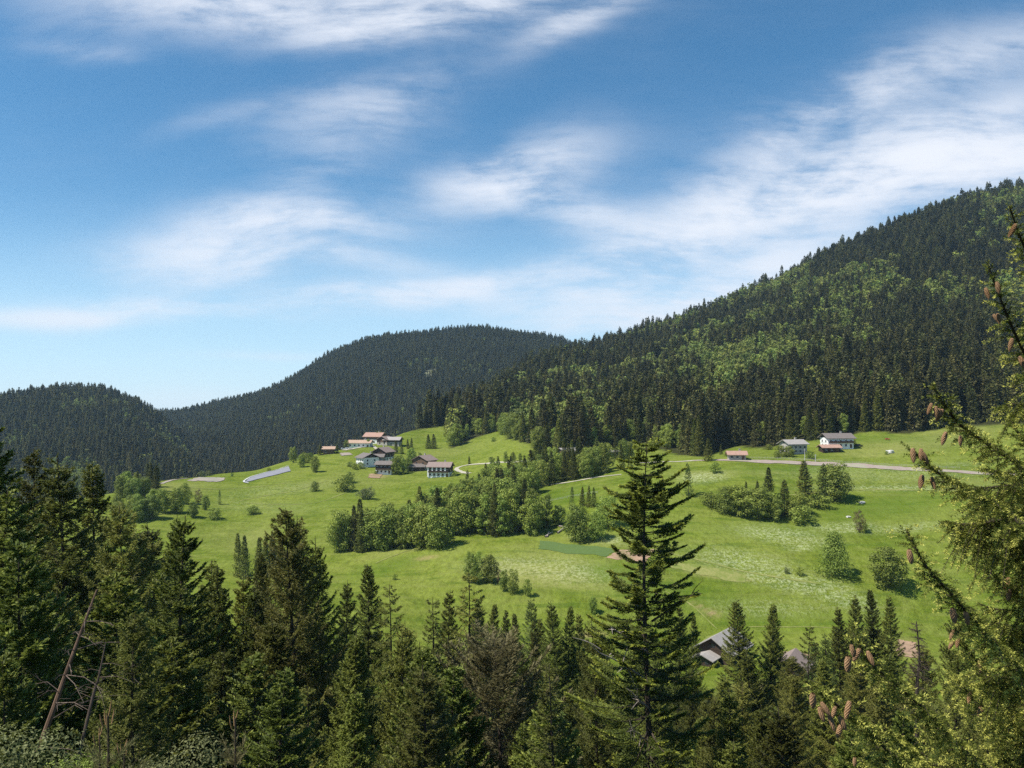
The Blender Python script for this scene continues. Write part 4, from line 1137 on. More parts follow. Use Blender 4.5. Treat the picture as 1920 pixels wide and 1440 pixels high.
log(1048, 988, 1063, 992, .3, 'pale fallen log nearest the round trees')

# ------------------------------------------------------------------ meadow and village trees: (proto, base px, base row, tip row, width, label)
MEAD = [
 ('mid_leaf0', 1083, 1016, 948, 1.0, 'big round green tree, left one above the crop field'),
 ('mid_leaf2', 1115, 1013, 958, .95, 'big round green tree, right one above the crop field'),
 ('mid_light1', 1140, 990, 930, 1.2, 'light green tree behind the two round trees above the crop field'),
 ('mid_spruce0', 1092, 948, 912, 1.0, 'dark spruce, left of the three on the terrace above the round trees'),
 ('mid_spruce1', 1103, 950, 910, 1.0, 'dark spruce, middle of the three on the terrace above the round trees'),
 ('mid_spruce2', 1113, 950, 913, 1.0, 'dark spruce, right of the three on the terrace above the round trees'),
 ('mid_larch', 1072, 955, 912, .9, 'thin pale larch left of the three dark terrace spruces'),
 ('mid_tall', 1024, 990, 922, 1.0, 'tall light sided tree at the right end of the tree band'),
 ('mid_leaf1', 1046, 985, 945, 1.1, 'dark green tree between the tall tree and the round trees'),
 ('shrub', 1332, 950, 922, 1.20, 'low round bush at the left end of the right hedgerow'),
 ('mid_leaf0', 1362, 962, 912, 1.20, 'dark green tree second from left in the right hedgerow'),
 ('mid_leaf3', 1384, 964, 906, 1.32, 'dark green tree third from left in the right hedgerow'),
 ('mid_light0', 1420, 974, 911, 1.62, 'wide pale green tree in the middle of the right hedgerow'),
 ('mid_leaf1', 1448, 970, 920, 1.32, 'dark shrubby tree right of the wide pale hedgerow tree'),
 ('mid_spruce1', 1398, 932, 902, 1.20, 'small spruce tip behind the left part of the right hedgerow'),
 ('mid_spruce0', 1420, 932, 901, 1.20, 'small spruce tip behind the wide pale hedgerow tree'),
 ('mid_spruce3', 1440, 930, 876, 1.32, 'pale tall spruce behind the middle of the right hedgerow'),
 ('mid_spruce2', 1471, 965, 899, 1.32, 'dark spruce in the middle of the right hedgerow'),
 ('mid_light0', 1455, 978, 930, 0.96, 'pale green sapling left of the dark hedgerow spruce'),
 ('shrub_light', 1500, 980, 946, 1.44, 'yellow green bush at the front right of the right hedgerow'),
 ('mid_leaf2', 1500, 966, 926, 1.44, 'dark bush behind the yellow green bush of the hedgerow'),
 ('shrub', 1535, 950, 928, 1.92, 'low dark bush under the tallest hedgerow spruce'),
 ('mid_spruce1', 1511, 946, 864, 1.50, 'tallest spruce with feathered outline in the right hedgerow'),
 ('mid_larch', 1543, 938, 869, 1.20, 'soft larch between the tallest hedgerow spruce and the round tree'),
 ('mid_leaf0', 1566, 938, 870, 1.38, 'large round tree at the right end of the right hedgerow'),
 ('mid_copper', 1612, 998, 953, .8, 'small coppery tree alone below the hedgerow'),
 ('shrub', 1620, 998, 978, .8, 'dark bush at the foot of the coppery tree'),
 ('mid_pyramid', 1564, 1080, 995, 1.0, 'light green pyramid shaped tree alone in the right meadow'),
 ('mid_leaf3', 1666, 1100, 1022, 1.2, 'round dark green tree alone at the right of the meadow'),
 ('shrub_light', 1340, 886, 866, 1.1, 'lone pale bush on the upper meadow below the road'),
 ('mid_larch', 1291, 930, 868, 1.0, 'thin pale larch just right of the great fir top'),
 ('shrub', 1499, 1078, 1062, .9, 'small dark bush left of the pyramid tree'),
 ('shrub_grey', 1475, 1075, 1062, .8, 'small grey bush farther left of the pyramid tree'),
 ('shrub', 590, 921, 902, .8, 'lone little round tree in the middle of the left meadow'),
 ('shrub', 645, 920, 891, 1.2, 'round dark bush in the left meadow below the village'),
 ('shrub', 654, 905, 884, .9, 'small dark bush above the round one below the village'),
 ('shrub_grey', 680, 936, 915, 1.0, 'left of two pale bushes below the village'),
 ('shrub_grey', 692, 936, 913, 1.0, 'right of two pale bushes below the village'),
 ('shrub', 475, 964, 947, 1.4, 'wide low bush alone on the left meadow'),
 ('shrub', 402, 973, 952, 1.2, 'dark bush beside the small clump on the left meadow'),
 ('mid_larch', 411, 946, 918, .9, 'slim lone tree right of the small clump on the left meadow'),
 ('mid_leaf1', 330, 962, 912, .9, 'tall tree in the small clump on the left meadow'),
 ('mid_leaf2', 345, 945, 905, .8, 'tree at the back of the small clump on the left meadow'),
 ('mid_leaf3', 362, 970, 938, .9, 'round tree at the front of the small clump on the left meadow'),
 ('mid_copper', 372, 945, 915, .9, 'coppery tree in the small clump on the left meadow'),
 ('mid_leaf0', 385, 956, 928, .8, 'blue green round tree at the right of the small clump'),
 ('shrub', 311, 943, 930, 1.0, 'small bush left of the small clump on the left meadow'),
 ('mid_leaf3', 591, 885, 853, .8, 'round tree below the orange roofed house on the ridge'),
 ('mid_light0', 550, 868, 836, .8, 'tallest tree of the ridge clump right of the grey sheeted plot'),
 ('mid_leaf1', 565, 876, 850, .9, 'dark tree in the ridge clump right of the grey sheeted plot'),
 ('shrub_light', 572, 868, 848, 1.0, 'pale bush at the back of the ridge clump'),
 ('shrub', 582, 862, 848, .9, 'dark bush at the right of the ridge clump'),
 ('mid_spruce0', 600, 853, 833, 1.5, 'dark spruce left of the orange roofed house on the ridge'),
 ('mid_spruce1', 632, 850, 832, 1.3, 'dark spruce right of the orange roofed house on the ridge'),
 ('mid_light0', 650, 836, 818, 1.0, 'light tree at the left end of the upper hamlet'),
 ('mid_light1', 711, 824, 804, 1.0, 'light tree behind the pinkish red roof'),
 ('shrub', 504, 884, 876, 1.0, 'small dark bush at the upper edge of the grey sheeted plot'),
 ('shrub_grey', 378, 890, 878, 1.0, 'large pale bush behind the sandy lot'),
 ('shrub_grey', 391, 891, 880, .9, 'right pale bush behind the sandy lot'),
 ('shrub', 435, 893, 886, .9, 'small bush on the crest between the sandy lot and the grey plot'),
 ('shrub', 665, 880, 868, 1.0, 'dark shrub at the foot of the left village house'),
 ('shrub', 655, 875, 865, 1.0, 'dark shrub left of the left village house'),
 ('mid_light0', 881, 1094, 1033, .65, 'yellow green slim tree at the left of the lower meadow row'),
 ('mid_light1', 894, 1092, 1035, .7, 'pale twin beside the yellow green slim tree of the lower row'),
 ('mid_leaf3', 917, 1092, 1037, .85, 'dark green round tree in the lower meadow row'),
 ('mid_copper', 934, 1094, 1062, .7, 'reddish little tree right of the dark round tree of the lower row'),
 ('mid_light0', 945, 1108, 1066, .7, 'sparse pale tree in the middle of the lower meadow row'),
 ('mid_light1', 962, 1113, 1068, .75, 'bright yellow green tree in the lower meadow row'),
 ('mid_light0', 989, 1118, 1083, .8, 'small bright tree at the right end of the lower meadow row'),
 ('shrub', 740, 1087, 1075, .8, 'tiny dark bush alone on the lower meadow'),
 ('mid_leaf1', 1112, 1150, 1116, .8, 'small green tree at the lower meadow edge left of the great fir'),
 ('mid_spruce0', 742, 850, 826, 1.2, 'dark spruce, left one right behind the village'),
 ('mid_spruce2', 753, 851, 830, 1.2, 'dark spruce, second behind the village'),
 ('mid_spruce1', 765, 841, 823, 1.2, 'dark spruce, third behind the village'),
 ('mid_spruce3', 771, 840, 821, 1.2, 'dark spruce, rightmost of the row behind the village'),
 ('mid_spruce0', 803, 841, 814, 1.3, 'left of two dark spruces alone on the meadow above the village'),
 ('mid_spruce2', 813, 841, 813, 1.3, 'right of two dark spruces alone on the meadow above the village'),
 ('mid_leaf1', 742, 890, 852, .75, 'dark green tree right of the lowest chalet'),
 ('mid_light0', 757, 888, 857, .9, 'light green round tree in the middle of the village'),
 ('mid_leaf2', 750, 874, 852, .8, 'green tree behind the light green village tree'),
 ('mid_leaf3', 772, 868, 838, .85, 'tall green tree above the village barn'),
 ('mid_leaf0', 733, 886, 862, .8, 'green tree touching the right side of the lowest chalet'),
 ('mid_leaf2', 766, 884, 858, .8, 'dark green tree between the light village tree and the low barn'),
 ('mid_light1', 786, 866, 848, .8, 'pale tree behind the farmhouse with wooden gable'),
 ('shrub', 852, 893, 882, 1.0, 'bush at the right side of the white farmhouse'),
 ('shrub', 676, 878, 866, 1.1, 'bush in front of the left village house'),
 ('mid_leaf1', 690, 838, 822, .8, 'tree between the two reddish roofs of the upper hamlet'),
 ('shrub', 704, 889, 882, .9, 'little bush left of the lowest chalet'),
 ('shrub', 703, 860, 849, 1.0, 'bush behind the roof of the left village house'),
 ('mid_spruce1', 880, 870, 855, 1.3, 'lone small spruce at the bend of the pale lane'),
 ('shrub', 922, 869, 856, .9, 'bush beside the pale lane near the wood'),
 ('shrub', 925, 828, 819, .9, 'small bush on the upper meadow below the forest'),
 ('mid_leaf0', 948, 867, 846, .7, 'left bush of the hedge above the pale lane'),
 ('mid_leaf2', 962, 867, 847, .7, 'middle bush of the hedge above the pale lane'),
 ('mid_leaf1', 975, 867, 848, .7, 'right bush of the hedge above the pale lane'),
 ('mid_spruce2', 1004, 864, 829, 1.2, 'left of two big dark spruces left of the wooden barn'),
 ('mid_spruce0', 1013, 862, 830, 1.2, 'right of two big dark spruces left of the wooden barn'),
 ('shrub_light', 1021, 867, 853, 1.0, 'pale bush in front of the two big dark spruces'),
 ('mid_spruce3', 1166, 880, 832, 1.0, 'dark spruce left of the great fir top'),
 ('mid_spruce1', 1182, 878, 838, .9, 'smaller dark spruce touching the great fir top'),
 ('mid_spruce2', 1328, 864, 822, 1.2, 'broad dark spruce left of the small red roofed hut'),
 ('mid_spruce0', 1352, 852, 832, 1.0, 'small spruce behind the small red roofed hut'),
 ('shrub_light', 1362, 856, 846, .9, 'pale bush left of the small red roofed hut'),
 ('shrub_light', 1466, 856, 834, 1.1, 'orchard tree at the left in front of the stone house'),
 ('shrub_light', 1481, 856, 836, 1.0, 'orchard tree before the middle of the stone house'),
 ('shrub', 1456, 858, 846, .9, 'small dark bush at the left of the orchard'),
 ('shrub', 1519, 860, 845, 1.0, 'dark bush right of the stone house'),
 ('shrub_light', 1442, 843, 832, 1.2, 'pale bush at the forest foot above the orchard'),
 ('shrub', 1600, 833, 822, 1.0, 'bush at the right gable of the large white farmhouse'),
 ('shrub', 1662, 852, 845, .9, 'little bush beside the white boulder'),
]
def meadow_tree(key, px, pb, pt, w, label, group=None):
    p = hit(px, pb)
    h = max(1.5, (ray(px, pt)[1] - ray(px, pb)[1]) * p.y)
    plant(key, (p.x, p.y, p.z - 0.2), h, w, None, nm(key), label, 'bush' if nm(key) == 'shrub' else 'tree', group)
for a in MEAD: meadow_tree(*a)
# tree band in the gully between the meadows
def fill(poly, n, keys, hs, label, group, gap=9):
    xs = [q[0] for q in poly]; ys = [q[1] for q in poly]
    got = []
    t = 0
    while len(got) < n and t < 6000:
        t += 1
        px, py = random.uniform(min(xs), max(xs)), random.uniform(min(ys), max(ys))
        if not inside(poly, px, py): continue
        if any(abs(px - a) < gap and abs(py - b) < gap * .45 for a, b in got): continue
        got.append((px, py))
        key = random.choice(keys)
        p = hit(px, py)
        h = random.uniform(*hs) * (1.2 if 'spruce' in key else 1.0)
        plant(key, (p.x, p.y, p.z - .2), h, random.uniform(.8, 1.1), None, nm(key), (label % {'spruce_tree': 'dark spruce', 'broadleaf_tree': 'leafy green tree', 'larch_tree': 'pale larch', 'shrub': 'bush'}[nm(key)]), 'bush' if nm(key) == 'shrub' else 'tree', group)
LS = ['mid_leaf0', 'mid_leaf1', 'mid_leaf2', 'mid_leaf3', 'mid_tall', 'mid_light0', 'mid_light1']
SP_ = ['mid_spruce0', 'mid_spruce1', 'mid_spruce2', 'mid_spruce3']
fill([(630, 1042), (722, 1031), (825, 1027), (822, 1005), (760, 1003), (640, 1028)], 26, LS[:5] + ['mid_tall', 'mid_leaf0', 'mid_leaf2'] + SP_, (14, 19), '%s in the lower left end of the tree band', 'trees of the band between the meadows', 11)
fill([(760, 1003), (830, 1015), (850, 1002), (1000, 1008), (1010, 990), (950, 962), (870, 962)], 52, LS[:5] + ['mid_tall'] * 4 + ['mid_poplar'] * 4 + ['mid_light0', 'mid_leaf0', 'mid_leaf3'] + SP_[:2], (16, 20), '%s in the middle of the tree band', 'trees of the band between the meadows', 9)
fill([(860, 960), (940, 958), (1000, 925), (980, 900), (890, 915)], 36, SP_ + LS + ['mid_poplar', 'mid_light1', 'mid_leaf0', 'mid_leaf2'], (12, 16), '%s in the tree band below the pale lane', 'trees of the band between the meadows', 11)
fill([(980, 925), (1050, 906), (1130, 893), (1150, 880), (1060, 878), (1000, 893)], 30, LS + SP_ + SP_, (12, 16), '%s in the tree band, below the wooden barn', 'trees of the band between the meadows', 11)
fill([(1080, 868), (1150, 865), (1190, 858), (1150, 855), (1085, 860)], 9, LS + SP_, (8, 12), '%s at the wood edge right of the wooden barn', 'trees right of the wooden barn', 12)
fill([(225, 940), (290, 935), (300, 915), (285, 905), (250, 915), (225, 930)], 14, ['mid_leaf0', 'mid_leaf3', 'mid_light1', 'mid_spruce0'], (9, 14), '%s on the left shoulder of the left meadow', 'trees on the left shoulder of the left meadow', 10)
fill([(215, 985), (300, 975), (330, 960), (290, 950), (220, 965)], 12, ['mid_leaf0', 'mid_leaf3', 'mid_light1', 'mid_larch'], (9, 13), '%s at the lower left end of the left meadow', 'trees at the lower left end of the left meadow', 11)
fill([(445, 1075), (510, 1065), (530, 1080), (440, 1090)], 8, SP_, (10, 14), '%s at the foot of the left meadow by the tall olive pair', 'spruces at the foot of the left meadow', 11)

# ------------------------------------------------------------------ forest on the slopes
def scatter(V, Fq, dens, seed, keep):
    rg = np.random.default_rng(seed)
    A, B, C_, D = (V[Fq[:, k]] for k in range(4))
    ar = 0.5 * (np.linalg.norm(np.cross(B - A, C_ - A), axis=1) + np.linalg.norm(np.cross(C_ - A, D - A), axis=1))
    ok = keep((A + C_) / 2)
    ar = ar * ok
    n = int(ar.sum() * dens)
    f = rg.choice(len(Fq), n, p=ar / ar.sum())
    u, v = rg.random(n)[:, None], rg.random(n)[:, None]
    P = (A[f] * (1 - u) + B[f] * u) * (1 - v) + (D[f] * (1 - u) + C_[f] * u) * v
    # thin out: one tree per cell
    cell = 0.72 / math.sqrt(dens)
    key = np.floor(P[:, 0] / cell).astype(np.int64) * 1000003 + np.floor(P[:, 1] / cell).astype(np.int64)
    _, ix = np.unique(key, return_index=True)
    return P[np.sort(ix)]
def inside_view(P, m=260):
    yc = np.maximum(P[:, 1], 1)
    px = 960 + F * P[:, 0] / yc
    return (px > -m) & (px < 1920 + m)
def keepA(P):
    Q = np.array([proj(p) if p[1] > 300 else (0, 5000) for p in P])
    return (P[:, 1] > 440) & (Q[:, 1] < edge_y(Q[:, 0])) & inside_view(P, 350) & (P[:, 1] < 1480)
PA = scatter(VA, FA, 1 / 30.0, 1, keepA)
QA = np.array([proj(p) for p in PA])
low = edge_y(QA[:, 0]) - QA[:, 1]
near = low < 40
near &= (QA[:, 0] > -40) & (QA[:, 0] < 1960)
leafy = fbm(PA[:, 0] / 110, PA[:, 1] / 110, 40, 3) + 0.35 * fbm(PA[:, 0] / 20, PA[:, 1] / 20, 44, 2)
rgA = np.random.default_rng(77)
# more broadleaved patches high on the right and at the foot in the middle
bias = 0.13 * np.exp(-(((QA[:, 0] - 1700) / 260)**2 + ((QA[:, 1] - (560 - 0.3 * (QA[:, 0] - 1600))) / 70)**2)) + 0.12 * np.exp(-(((QA[:, 0] - 1350) / 170)**2 + ((QA[:, 1] - 700) / 60)**2)) + 0.16 * np.exp(-(((QA[:, 0] - 1260) / 70)**2 + ((QA[:, 1] - 820) / 45)**2)) + 0.12 * np.exp(-(((QA[:, 0] - 1000) / 50)**2 + ((QA[:, 1] - 818) / 16)**2)) - 0.2 * np.exp(-(((QA[:, 0] - 860) / 70)**2 + ((QA[:, 1] - 790) / 40)**2))
isleaf = (leafy + bias + rgA.normal(0, 0.075, len(PA))) > 0.112
idx = np.where(near)[0]
ordr = idx[np.argsort(low[idx] - 6 * rgA.random(len(idx)))]
ZONES = [(780, 'left of the meadow tongue above the upper hamlet'), (960, 'above the two lone meadow spruces'), (1110, 'above the wooden barn'), (1300, 'above the top of the great fir'), (1440, 'above the small red roofed hut'), (1560, 'behind the stone house'), (1680, 'right behind the large white farmhouse'), (2200, 'at the far right behind the cone bearing spruce')]
solo, ns, nl = [], 0, 0
for i in ordr:
    if isleaf[i] and nl < 80: nl += 1; solo.append(i)
    elif not isleaf[i] and ns < 60: ns += 1; solo.append(i)
solo_set = np.zeros(len(PA), bool); solo_set[solo] = True
FIRST = {}
for i in solo:
    z = next(t for lim, t in ZONES if QA[i, 0] < lim)
    if isleaf[i]:
        key = random.choice(LS); h = random.uniform(12, 17); lab = 'leafy tree in the forest front, %s' % z
    else:
        key = random.choice(SP_); h = random.uniform(17, 25); lab = 'dark spruce in the forest front, %s' % z
    plant(key, (PA[i, 0], PA[i, 1], PA[i, 2] - .5), h, random.uniform(.85, 1.1), None, nm(key), lab, 'tree', 'foremost trees of the slope forest')
# five of the forest's trees stand as things of their own; the wood repeats their shapes
SRC = ['far_spruce0', 'far_spruce1', 'far_spruce2', 'far_leaf0', 'far_leaf1']
SRC_PX = [(905, 800), (1120, 800), (1500, 780), (1380, 780), (1290, 790)]
SRC_LB = ['dark spruce just inside the slope forest above the meadow tongue', 'dark spruce just inside the slope forest above the dirt track', 'dark spruce just inside the slope forest above the stone house', 'leafy tree just inside the slope forest above the small hut', 'leafy tree just inside the slope forest right of the great fir top']
src_obj = []
for k, (px, py), lb in zip(SRC, SRC_PX, SRC_LB):
    p = hit(px, py, 440)
    src_obj.append(plant(k, (p.x, p.y, p.z - .5), 24 if 'spruce' in k else 18, 1.0, None, nm(k), lb, 'tree'))

def forest(name, P, kinds, scales, label):
    me = bpy.data.meshes.new(name)
    me.vertices.add(len(P)); me.vertices.foreach_set('co', P.reshape(-1).astype(np.float32))
    rg = np.random.default_rng(len(P))
    a = me.attributes.new('kind_id', 'INT', 'POINT'); a.data.foreach_set('value', kinds.astype(np.int32))
    a = me.attributes.new('size', 'FLOAT', 'POINT'); a.data.foreach_set('value', scales.astype(np.float32))
    a = me.attributes.new('turn', 'FLOAT', 'POINT'); a.data.foreach_set('value', rg.uniform(0, 6.28, len(P)).astype(np.float32))
    o = link(bpy.data.objects.new(name, me))
    tag(o, label, 'forest', kind='stuff')
    t = bpy.data.node_groups.new(name + '_planting', 'GeometryNodeTree')
    t.interface.new_socket('Geometry', in_out='INPUT', socket_type='NodeSocketGeometry')
    t.interface.new_socket('Geometry', in_out='OUTPUT', socket_type='NodeSocketGeometry')
    gi = t.nodes.new('NodeGroupInput'); go = t.nodes.new('NodeGroupOutput')
    jn = t.nodes.new('GeometryNodeJoinGeometry')
    def named(nm_, ty):
        q = t.nodes.new('GeometryNodeInputNamedAttribute'); q.data_type = ty; q.inputs[0].default_value = nm_
        return next(s for s in q.outputs if s.enabled)
    kd, sz, tn = named('kind_id', 'INT'), named('size', 'FLOAT'), named('turn', 'FLOAT')
    cx = t.nodes.new('ShaderNodeCombineXYZ'); t.links.new(tn, cx.inputs[2])
    for i, so in enumerate(src_obj):
        oi = t.nodes.new('GeometryNodeObjectInfo'); oi.transform_space = 'ORIGINAL'
        oi.inputs[0].default_value = so
        oi.inputs[1].default_value = False
        cmpn = t.nodes.new('FunctionNodeCompare'); cmpn.data_type = 'INT'; cmpn.operation = 'EQUAL'
        ins = [s for s in cmpn.inputs if s.enabled]
        t.links.new(kd, ins[0]); ins[1].default_value = i
        ip = t.nodes.new('GeometryNodeInstanceOnPoints')
        t.links.new(gi.outputs[0], ip.inputs['Points'])
        t.links.new(cmpn.outputs[0], ip.inputs['Selection'])
        t.links.new(oi.outputs['Geometry'], ip.inputs['Instance'])
        t.links.new(cx.outputs[0], ip.inputs['Rotation'])
        t.links.new(sz, ip.inputs['Scale'])
        t.links.new(ip.outputs[0], jn.inputs[0])
    t.links.new(jn.outputs[0], go.inputs[0])
    md = o.modifiers.new('planting', 'NODES'); md.node_group = t
    return o
rest = ~solo_set
P_, L_ = PA[rest], isleaf[rest]
rg = np.random.default_rng(5)
kinds = np.where(L_, rg.integers(3, 5, len(P_)), rg.integers(0, 3, len(P_)))
P_[:, 2] -= 0.5
forest('forest', P_, kinds, np.where(L_, 1.15, 1.0) * np.clip(rg.lognormal(-.02, .25, len(P_)), .5, 1.6), 'mixed forest of dark spruce and fresh green trees covering the long right slope')
def keepB(P):
    return inside_view(P, 120) & (P[:, 1] > 1050) & (P[:, 1] < 2260) & (P[:, 2] > -150)
PB = scatter(VB, FB, 1 / 26.0, 2, keepB)
lf = (fbm(PB[:, 0] / 150, PB[:, 1] / 150, 60, 3) + rg.normal(0, 0.09, len(PB))) > 0.19
# rocky gaps
gap = fbm(PB[:, 0] / 60, PB[:, 1] / 60, 71, 3) > 0.30
PB, lf = PB[~gap], lf[~gap]
PB[:, 2] -= 0.5
forest('forest', PB, np.where(lf, rg.integers(3, 5, len(PB)), rg.integers(0, 3, len(PB))), np.clip(rg.lognormal(-.36, .24, len(PB)), .4, 1.15), 'dark conifer forest covering the broad mountain behind the village')
def keepC(P):
    return inside_view(P, 160) & (P[:, 1] < 1560) & (P[:, 2] > -150)
PC = scatter(VC, FC, 1 / 24.0, 3, keepC)
lf = (fbm(PC[:, 0] / 90, PC[:, 1] / 90, 80, 3) + rg.normal(0, 0.10, len(PC))) > 0.06
PC[:, 2] -= 0.5
forest('forest', PC, np.where(lf, rg.integers(3, 5, len(PC)), rg.integers(0, 3, len(PC))), np.clip(rg.lognormal(-.25, .25, len(PC)), .45, 1.25), 'mixed forest covering the low hill at the left of the valley gap')
print('forest sizes', len(P_), len(PB), len(PC))

# ------------------------------------------------------------------ the great fir in the middle
FD = 45.0
ft = at(1217, 826, FD); fb_ = zat(ft.x, FD)
FH = ft.z - fb_
rows = [826, 850, 870, 900, 930, 960, 1000, 1030, 1070, 1100, 1130, 1160, 1200, 1260, 1330, 1440, 1700, 2200]
lefts = [6, 36, 58, 70, 68, 66, 56, 60, 68, 54, 78, 92, 118, 120, 140, 150, 150, 120]
rights = [6, 34, 54, 64, 72, 82, 102, 112, 108, 84, 92, 78, 92, 118, 130, 150, 150, 120]
def fir_len(z, az):
    row = 720 - F * ((fb_ + z) / FD - 0.0268)
    c = math.cos(az)
    l, r = np.interp(row, rows, lefts), np.interp(row, rows, rights)
    w = (l + (r - l) * (0.5 + 0.5 * c)) / F * FD
    return max(0.3, w * 1.0)
pr = conifer(309, FH, 4.0, 0.56, 6, (0.17, 0.058), 52, 6, 0.06, 0.20, -0.08, 0.10, 0.60, 0.03, 0.8, 0.55, Lfun=fir_len, smin=0.22, trunk_r=0.30, gaps=0.13, slv=0.34)
fir = empty('fir_tree', (ft.x, ft.y, fb_))
tag(fir, 'great tall fir with open layered boughs rising in front of the meadow', 'tree')
pr[0].build('trunk', M['bark'], fir)
pr[1].build('crown', M['fir'], fir)
def dead_limb(a, b, r, parent=None, name='dead_branch', mt='dead_bark', twigs=6, seed=0, org=None):
    rg = np.random.default_rng(seed)
    a, b = Vector(a), Vector(b)
    if org is not None: a, b = a - org, b - org
    m = MB()
    n = 6
    t = np.linspace(0, 1, n)[:, None]
    L = (b - a).length
    P = np.array(a) * (1 - t) + np.array(b) * t + rg.normal(0, 0.02 * L, (n, 3)) * t
    m.tube(P, np.linspace(r, r * .25, n), 5)
    for k in range(twigs):
        s = rg.uniform(.25, 1)
        q = np.array(a) * (1 - s) + np.array(b) * s
        dv = np.array((b - a).normalized()) * .5 + rg.normal(0, .6, 3)
        l = L * rg.uniform(.12, .3)
        m.tube([q, q + dv * l * .5 + rg.normal(0, .05 * l, 3), q + dv * l], [r * .4, r * .3, r * .12], 4)
    return m.build(name, M[mt], parent)
for k, (x0, y0, d0, x1, y1, d1) in enumerate([(1218, 1278, 45, 1108, 1206, 43), (1217, 1225, 45, 1142, 1172, 43.5), (1218, 1330, 45, 1186, 1300, 43), (1219, 1392, 45, 1176, 1362, 43), (1222, 1165, 45, 1305, 1108, 44)]):
    dead_limb(at(x0, y0, d0), at(x1, y1, d1), .07, fir, 'dead_branch', 'dead_bark' if k < 4 else 'bark', 7, k, Vector(fir.location))

# ------------------------------------------------------------------ the cone bearing spruce close to the camera
BR = [[(2330, 700, 7.6), (2130, 640, 7.2), (1985, 545, 6.8), (1925, 470, 6.5), (1893, 388, 6.3)],
      [(2330, 980, 7.6), (2120, 900, 7.0), (1990, 780, 6.6), (1930, 680, 6.3), (1888, 590, 6.1), (1852, 495, 6.0)],
      [(2330, 1060, 7.6), (2150, 1000, 7.0), (1990, 920, 6.5), (1880, 850, 6.2), (1805, 800, 6.0), (1775, 765, 5.9), (1748, 722, 5.9)],
      [(2330, 1000, 7.8), (2120, 930, 7.4), (1980, 870, 7.1), (1915, 820, 7.0), (1890, 770, 7.0)],
      [(2330, 1180, 7.6), (2130, 1090, 6.9), (1960, 1000, 6.4), (1840, 930, 6.0), (1765, 890, 5.8), (1710, 845, 5.7)],
      [(2330, 1460, 7.6), (2120, 1390, 6.8), (1960, 1290, 6.2), (1860, 1200, 5.9), (1790, 1120, 5.7), (1735, 1060, 5.6), (1702, 998, 5.6)],
      [(2330, 1620, 7.6), (2100, 1560, 6.6), (1900, 1470, 6.0), (1780, 1370, 5.6), (1690, 1290, 5.4), (1630, 1240, 5.3), (1605, 1195, 5.3)],
      [(2300, 1750, 7.4), (2050, 1650, 6.4), (1850, 1560, 5.8), (1700, 1440, 5.4), (1610, 1350, 5.2), (1560, 1315, 5.1), (1528, 1285, 5.1)],
      [(2330, 1330, 7.8), (2130, 1270, 7.4), (1990, 1180, 7.0), (1900, 1110, 6.8), (1845, 1065, 6.7)],
      [(2330, 1560, 7.8), (2120, 1500, 7.2), (1960, 1400, 6.8), (1850, 1330, 6.6), (1790, 1270, 6.5)],
      [(2330, 1240, 7.8), (2140, 1170, 7.4), (2010, 1090, 7.1), (1930, 1030, 6.9), (1880, 985, 6.8)],
      [(2330, 1720, 7.8), (2070, 1620, 6.9), (1880, 1500, 6.5), (1740, 1420, 6.3), (1660, 1365, 6.2)],
      [(2330, 1400, 7.9), (2100, 1330, 7.5), (1980, 1260, 7.3), (1900, 1200, 7.2)],
      [(2330, 1680, 7.9), (2100, 1600, 7.4), (1960, 1500, 7.1), (1880, 1420, 7.0)],
      [(2330, 1120, 7.9), (2120, 1060, 7.6), (1990, 970, 7.4), (1905, 900, 7.2), (1850, 880, 7.1)],
      [(2330, 1480, 7.9), (2100, 1420, 7.5), (1950, 1340, 7.3), (1850, 1260, 7.2), (1800, 1200, 7.1)],
      [(2330, 1560, 8.2), (2060, 1500, 7.9), (1880, 1440, 7.7), (1780, 1400, 7.6)],
      [(2330, 830, 7.9), (2120, 800, 7.5), (2000, 760, 7.3), (1950, 720, 7.2)],
      [(2330, 1780, 8.0), (2060, 1690, 7.2), (1860, 1580, 6.8), (1720, 1500, 6.6), (1620, 1430, 6.5)],
      [(2330, 1330, 8.0), (2120, 1240, 7.8), (2000, 1150, 7.6), (1940, 1100, 7.5)]]
ntop = at(2330, -400, 7.7); nbase = zat(ntop.x, ntop.y)
nt_ = empty('spruce_tree', (ntop.x, ntop.y, nbase))
tag(nt_, 'cone bearing spruce close to the camera at the right border, tips fresh yellow green', 'tree')
m = MB(); zz = np.linspace(-1, ntop.z - nbase, 16)
m.tube(np.stack([0.05 * np.sin(zz), 0.05 * np.cos(zz), zz], 1), .26 * (1 - zz / zz[-1] * .8), 10); m.build('trunk', M['bark'], nt_)
NO = np.array(nt_.location)
rg = np.random.default_rng(17)
bpts = []
def needle_run(mb, P, dens, yfrac, tip=True, ln=0.023):
    """needles all round a twig given as a polyline"""
    seg = np.diff(P, axis=0); sl = np.linalg.norm(seg, axis=1); L = sl.sum()
    n = max(6, int(L * dens))
    u = np.sort(rg.random(n)) * L
    cs = np.concatenate([[0], np.cumsum(sl)])
    k = np.clip(np.searchsorted(cs, u) - 1, 0, len(seg) - 1)
    f = ((u - cs[k]) / sl[k])[:, None]
    Q = P[k] + seg[k] * f
    T = seg[k] / sl[k][:, None]
    rd = rg.normal(0, 1, (n, 3)); rd -= T * (rd * T).sum(1)[:, None]; rd = unit(rd)
    rd = unit(rd + np.array([0, 0, .35]))
    D = unit(T * 0.6 + rd)
    Sd = unit(np.cross(D, rg.normal(0, 1, (n, 3))))
    y = np.clip((u / L - (1 - yfrac)) / 0.05, 0, 1) * rg.uniform(.75, 1, n) if tip else np.zeros(n)
    mb.cards(Q, D, Sd, ln * rg.uniform(.75, 1.2, n), 0.0058, rg.uniform(0, 1, n), y)
